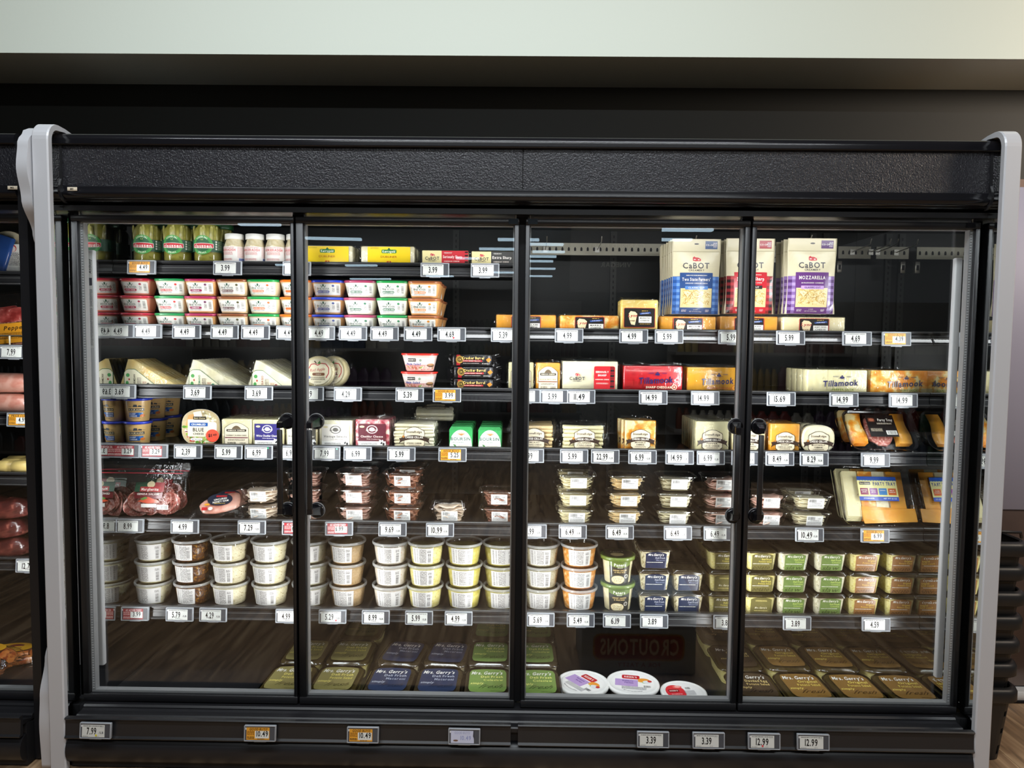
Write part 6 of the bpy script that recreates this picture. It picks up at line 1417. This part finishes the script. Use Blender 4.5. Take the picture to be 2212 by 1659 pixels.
T = {1: [(308, '4.49', 'good'), (493, '3.99'), (642, '4.29'), (939, '3.99'), (1047, '3.99')],
     2: [(262, '4.49'), (322, '4.49'), (405, '4.49'), (487, '4.49'), (553, '4.49'), (628, '4.49'), (694, '4.49'), (763, '4.49'), (831, '4.49'), (903, '4.49'), (975, '4.69', 'plain', None, ('#e0303a', 8, -13)), (1090, '5.39'), (1228, '4.99'), (1367, '4.99'), (1443, '5.99'), (1580, '5.99'), (1705, '5.99'), (1848, '4.69'), (1933, '4.39', 'good')],
     3: [(265, '3.69'), (428, '3.69'), (560, '3.69'), (670, '5.99'), (752, '4.29'), (885, '5.39'), (965, '3.99', 'good'), (1136, '5.99'), (1196, '5.99'), (1254, '11.49'), (1409, '14.99'), (1521, '14.99'), (1685, '15.69'), (1820, '14.99'), (1948, '14.99')],
     4: [(275, '3.29', 'adv'), (335, '3.29', 'adv'), (408, '2.39'), (495, '5.99'), (560, '6.99', 'plain', None, ('#4fc08a', 36, 17)), (632, '6.99'), (706, '7.99', 'plain', None, ('#6fc8a0', 40, 17)), (773, '6.99'), (867, '5.99'), (977, '5.25', 'good'), (1144, '5.99'), (1239, '5.99'), (1306, '22.99', 'plain', '/LB'), (1386, '6.99', 'plain', '/LB'), (1466, '14.99', 'plain', '/LB'), (1533, '6.99', 'plain', '/LB'), (1608, '6.99', 'plain', '/LB'), (1682, '8.49', 'plain', '/LB'), (1756, '8.29', 'plain', '/LB'), (1888, '9.99')],
     5: [(283, '8.99'), (401, '4.99'), (545, '7.29', 'plain', '/LB'), (640, '6.99', 'adv', '/lb'), (733, '6.99', 'adv', '/lb'), (848, '9.69', 'plain', '/LB'), (950, '10.99', 'plain', '/LB'), (1150, '7.99', 'plain', '/LB'), (1236, '6.49', 'plain', '/LB'), (1337, '6.49', 'plain', '/LB'), (1462, '6.49', 'plain', '/LB'), (1548, '6.49', 'plain', '/LB'), (1746, '10.49', 'plain', '/LB'), (1887, '6.99', 'good')],
     6: [(294, '3.99', 'adv'), (390, '5.79', 'plain', '/LB'), (462, '4.29', 'plain', '/LB'), (626, '4.99', 'plain', '/LB'), (719, '5.29', 'plain', '/LB', ('#e8505a', 14, -13)), (812, '8.99', 'plain', '/LB'), (905, '5.99', 'plain', '/LB'), (990, '4.99', 'plain', '/LB'), (1167, '5.69', 'plain', '/LB'), (1253, '5.49', 'plain', '/LB'), (1331, '6.19'), (1411, '3.89'), (1569, '3.89'), (1719, '3.89'), (1889, '4.59')],
     7: [(207, '7.99', 'plain', '/LB', ('#e8d820', 4, -13)), (562, '10.49', 'good'), (784, '10.49', 'good'), (1003, '10.49', 'faded'), (1411, '3.39'), (1531, '3.39'), (1651, '12.99', 'plain', None, ('#e0404a', -6, -13)), (1757, '12.99')],
     12: [(32, '7.99')], 13: [(43, '4.99', 'cut')], 15: [(52, '12.79')]}
for row, L in T.items():
    for a in L: price_tag(a[0], row, *a[1:])

# ------------------------------------------------------------------ goods in the neighbouring case
def np(px, py, Y): return at(px, py, Y)
def add_thing(o, label, cat, group=None): tag(o, label, cat, group); return o
r = empty('tortilla_bag', (np(18, 530, .34).x, .34, SH[11]+.002)); add_thing(r, 'clear bag of pale flatbreads in the neighbouring case', 'bread bag')
b = MB(); n = 26
for k in range(5): b.loft([[((.082-e)*math.cos(2*PI*j/n), y+k*.006, .088+(.082-e)*math.sin(2*PI*j/n)) for j in range(n)] for y, e in ((-.0022, .002), (0, 0), (.0022, .002))])
b.build('flatbreads', food('flatbread', '#efe2c2', ['#e8d5aa', '#d9c08c'], 40, .6, contrast=(.5, .7)), r)
f = MB(); f.loft([rr(.19, .05, .02, 0, 4), rr(.20, .052, .02, .1, 4), rr(.19, .03, .01, .18, 4), rr(.2, .008, .003, .20, 4), rr(.2, .004, .0015, .235, 4)]); f.build('bag', FILM, r)
p = P(); p.rect(38, 66, 58, 100, '#f3f1ea', 0, r=6); p.ell(38, 100, 12, 13, '#d2403c', 1); p.ell(38, 98, 9, 10, '#f4e6da', 1.5); p.fine(38, 60, 44, 50, 10, '#55524e'); p.put('label', fflat(-.0265), r)
r = MB(); rbox(r, .12, .02, .16, .01, .004); r = r.build('meat_pouch', plain('#2a4f94', .3, .4), None, (np(0, 560, .33).x-.03, .305, SH[11]+.002), (-.05, .3, 0)); add_thing(r, 'blue pouch beside the flatbread bag in the neighbouring case', 'pouch')
r = MB(); r.box(-.13, 0, 0, .13, .003, .05); r.box(-.13, 0, 0, .13, .06, .003)
for i in range(8): r.box(-.13+.035*i, .0, 0, -.127+.035*i, .05, .03)
r = r.build('clear_shelf_rack', CLEARP, None, (np(20, 588, .29).x, .272, SH[11]+.0005)); add_thing(r, 'clear acrylic rack on the upper shelf of the neighbouring case', 'rack')
def mk_bacon():
    r = empty('sliced_meat_pouch'); s = MB(); rbox(s, .15, .020, .105, .012, .006); s.build('meat', F_BAC, r)
    s = MB(); rbox(s, .150, .021, .060, .012, .006); s.build('red_meat', food('red_meat', '#8a2a26', ['#b8504a', '#e0b0a6'], 40, .3, coat=.4), r, (0, -.001, .085))
    f = MB(); f.loft([rr(.17, .006, .002, 0, 4), rr(.165, .03, .01, .015, 4), rr(.165, .03, .01, .15, 4), rr(.17, .005, .002, .175, 4), rr(.17, .003, .001, .20, 4)]); f.build('film_pouch', FILM, r)
    p = P(); p.rect(0, 46, 146, 76, '#e09a24', 0); p.text('Pepper', 6, 66, 22, '#3a2410', 1, l=1, fit=86, shear=.2); p.fine(0, 36, 110, 24, 5, '#5a3a14'); p.put('label', fflat(-.0160), r); return r
bc = mk_bacon()
for i, (px, y, rz, ry) in enumerate(((42, .31, .0, -.10), (8, .345, .1, -.15), (14, .40, .0, -.1))):
    o = bc if i == 0 else copy_tree(bc); q_ = np(px, 700, y); o.location = (q_.x-.01, y, SH[12]+.010); o.rotation_euler = (-.12, ry, rz)
    add_thing(o, 'sliced meat pouch with amber label in the neighbouring case, %s' % ('in front', 'second', 'rearmost')[i], 'meat pouch', 'amber-labelled meat pouches')
w = MB(); w.tube([(-.11, 0, .0035), (-.11, 0, .045), (.09, 0, .045), (.09, -.01, .0035), (.02, -.01, .0035), (.02, -.01, .045)], .0035); w.tube([(-.11, .06, .0035), (-.11, .06, .045), (.09, .06, .045)], .0035)
add_thing(w.build('wire_divider', plain('#cfc6b0', .4), None, (np(36, 740, .29).x-.03, .277, SH[12]+.0005)), 'beige wire divider in front of the amber pouches', 'divider')
def mk_loaf():
    r = empty('bologna_loaf'); n = 20
    MB().loft([[(x, .042*k*math.cos(2*PI*j/n), .040+.038*k*math.sin(2*PI*j/n)) for j in range(n)] for x, k in ((-.13, .3), (-.12, .75), (-.09, .98), (0, 1.02), (.08, .98), (.11, .7), (.122, .25))]).build('meat', F_HAM, r)
    f = MB(); f.loft([[(x, .044*k*math.cos(2*PI*j/n), .040+.040*k*math.sin(2*PI*j/n)) for j in range(n)] for x, k in ((-.134, .3), (-.124, .78), (-.09, 1), (0, 1.04), (.08, 1), (.114, .74), (.126, .28))]); f.build('film_casing', FILMF, r)
    p = P(); p.rect(-30, 0, 110, 52, '#c9c6be', 0, n=2); p.fine(-30, 8, 90, 24, 6, '#3a3a3a', 1); p.bars(0, -16, 36, 12, '#222', 1)
    p.put('label', lambda u, v, h: (u, -(.0475+h)*math.cos(v/46), .040+(.0445+h)*math.sin(v/46)), r); return r
lf = mk_loaf()
for i, (z, dx) in enumerate(((.001, -.01), (.079, .0))):
    o = lf if i == 0 else copy_tree(lf); o.location = (np(20, 850, .33).x-.03+dx, .335, SH[13]+z)
    add_thing(o, 'pink meat loaf in printed film in the neighbouring case, %s one' % ('lower', 'upper')[i], 'meat loaf', 'film-wrapped meat loaves')
def mk_chub():
    r = empty('sausage_chub'); n = 16
    MB().loft([[(x, .026*k*math.cos(2*PI*j/n), .026+.026*k*math.sin(2*PI*j/n)) for j in range(n)] for x, k in ((-.045, .5), (-.040, .95), (.040, .95), (.045, .5))]).build('casing', plain('#d8bd74', .3, .4), r)
    p = P(); p.rect(-33, 0, 8, 40, '#7a2a20', 0); p.rect(0, 6, 46, 14, '#e9d9a0', 0); p.fine(0, 0, 44, 16, 4, '#6a4a24', 1)
    p.put('band', lambda u, v, h: (u, -(.0255+h)*math.cos(v/26), .026+(.0255+h)*math.sin(v/26)), r); return r
cb_ = mk_chub()
for i in range(6):
    o = cb_ if i == 0 else copy_tree(cb_); o.location = (np(56 if i % 2 == 0 else 20, 1000, .31).x-.015-(.0 if i < 4 else .02), .305+.056*(i // 2), SH[14]+.0005)
    add_thing(o, 'small yellowish sausage roll in the neighbouring case, %s, %s' % (('front row', 'second row', 'third row')[i//2], 'beside the door frame' if i % 2 == 0 else 'further in'), 'sausage', 'yellowish sausage rolls')
def mk_dark(seed):
    r = empty('smoked_meat_pack'); s = MB(); lump(s, .20, .12, .07, seed); s.build('meat', food('dark_smoked_meat', '#4a201e', ['#6a302a', '#9a5a4c'], 30, .3, coat=.5), r)
    f = MB(); lump(f, .21, .13, .075, seed, .0005); fin(f, (.10, -.04, .02), (.10, .04, .02), .03, (1, 0, .3), 3, 10, .008); f.build('film_wrap', FILM, r); return r
dk = mk_dark(4)
for i, (px, z) in enumerate(((25, .001), (18, .078), (30, .155))):
    o = dk if i == 0 else copy_tree(dk); o.location = (np(px, 1150, .34).x-.03, .345, SH[15]+z)
    add_thing(o, 'dark smoked meat pack in the neighbouring case, %s of its pile' % ('bottom', 'middle', 'top')[i], 'meat pack', 'dark smoked meat packs')
def mk_sausage():
    r = empty('smoked_sausage_pack'); n = 10; s = MB()
    m1 = food('smoked_sausage', '#b8602c', ['#d08240', '#9a4620'], 20, .25, coat=.6)
    for k in range(2):
        pts = [(.10*math.cos(t)*(1-.22*k), .055*math.sin(t)*(1-.45*k), .018+.012*k) for t in [PI*2*i/22 for i in range(21)]]
        c = MB(); c.tube(pts, .017, 10); c.build('sausage', m1, r)
    f = MB(); f.loft([rr(.26, .15, .05, 0, 6), rr(.25, .14, .05, .025, 6), rr(.20, .11, .04, .042, 6), rr(.12, .06, .03, .050, 6)]); fin(f, (.12, -.05, .015), (.12, .05, .015), .04, (1, 0, .1), 3, 12, .01); f.build('film_wrap', FILM, r)
    p = P(); p.ell(-6, 6, 78, 44, '#dfa41e', 0, 20); p.arch(0, 22, 56, 12, 8, '#7a2420', 1); p.text('SMOKED', 0, -2, 15, '#3a2410', 1, l=1, fit=64); p.text('CHEDDAR', 0, -17, 13, '#3a2410', 1, l=1, fit=60)
    p.put('label', ftop(.0515), r, PRINTG); return r
sp_ = mk_sausage()
for i, (px, py, z, rz) in enumerate(((40, 1385, 0, .1), (10, 1370, .053, -.2), (55, 1310, 0, .3), (52, 1345, .054, -.1))):
    o = sp_ if i == 0 else copy_tree(sp_); q_ = atz(px, py, .20+z); o.location = (q_.x-.02, max(.15, q_.y) if i != 1 else .19, .1195+z); 
    if i == 2: o.location.y = .36
    if i == 3: o.location.y = .30; o.location.x -= .0
    o.rotation_euler = (.0, 0, rz)
    add_thing(o, 'smoked sausage pack with yellow label in the neighbouring case, %s' % ('front on the deck', 'on top at the front', 'behind on the deck', 'on top at the back')[i], 'sausage pack', 'yellow-labelled sausage packs')

# ------------------------------------------------------------------ tag labels: what each stands under
OVR = {(1, 642): 'behind the first mullion, top shelf', (2, 1848): 'on the empty second shelf past the pale block', (2, 1933): 'on the empty second shelf end', (3, 752): 'beside the bare stretch past the round cheeses', (3, 1685): 'on the bare shelf past the third mullion',
       (4, 1306): 'between jalapeno string cheese and marbled blocks', (4, 1466): 'on the bare gap before the pepper jack blocks', (2, 975): 'at the end of the spread tubs', (7, 207): 'on the front channel below the empty deck'}
for t in TGN:
    if t['row'] > 10: t['base'] = {12: 'under the amber meat pouches', 13: 'under the film-wrapped meat loaves', 15: 'under the dark smoked meat'}[t['row']]+' next door'
    else:
        c = [a for a in ALL if a['row'] == t['row'] and a['front'] and a['short']]
        n_ = min(c, key=lambda a: abs(a['x']-t['x'])) if c else None
        t['base'] = ('under the ' if t['row'] != 7 else 'on the front channel under the ')+n_['short'] if n_ and abs(n_['x']-t['x']) < .35 else 'under an empty stretch of deck'
    t['base'] = OVR.get((t['row'], t['px']), t['base'])
    kd = {'plain': 'price tag', 'good': 'orange GOOD BUYS tag', 'cut': 'orange PRICE CUT tag', 'adv': 'red AS ADVERTISED tag', 'faded': 'washed-out lilac tag'}[t['kind']]
    t['lab'] = '%s reading %s%s %s' % (kd, t['price'], ' per pound' if t['unit'] and t['kind'] == 'plain' else '', t['base'])
from collections import defaultdict
dd = defaultdict(list)
for t in TGN: dd[(t['lab'], t['row'])].append(t)
for k, L in dd.items():
    L.sort(key=lambda t: t['x'])
    for i, t in enumerate(L):
        l = t['lab'] if len(L) == 1 else t['lab']+(', left one' if i == 0 else ', right one' if i == len(L)-1 else ', middle one')
        tag(t['o'], l, 'price tag', 'electronic price tags on the front channel' if t['row'] == 7 else 'electronic price tags on the shelf edges')
seen = defaultdict(list)
for t in TGN: seen[t['o']['label']].append(t)
for l, L in seen.items():
    if len(L) > 1:
        for t in L: t['o']['label'] = l.split(', ')[0]+', %s shelf' % ORD[t['row']-1 if t['row'] < 8 else 0]
bpy.context.view_layer.update()
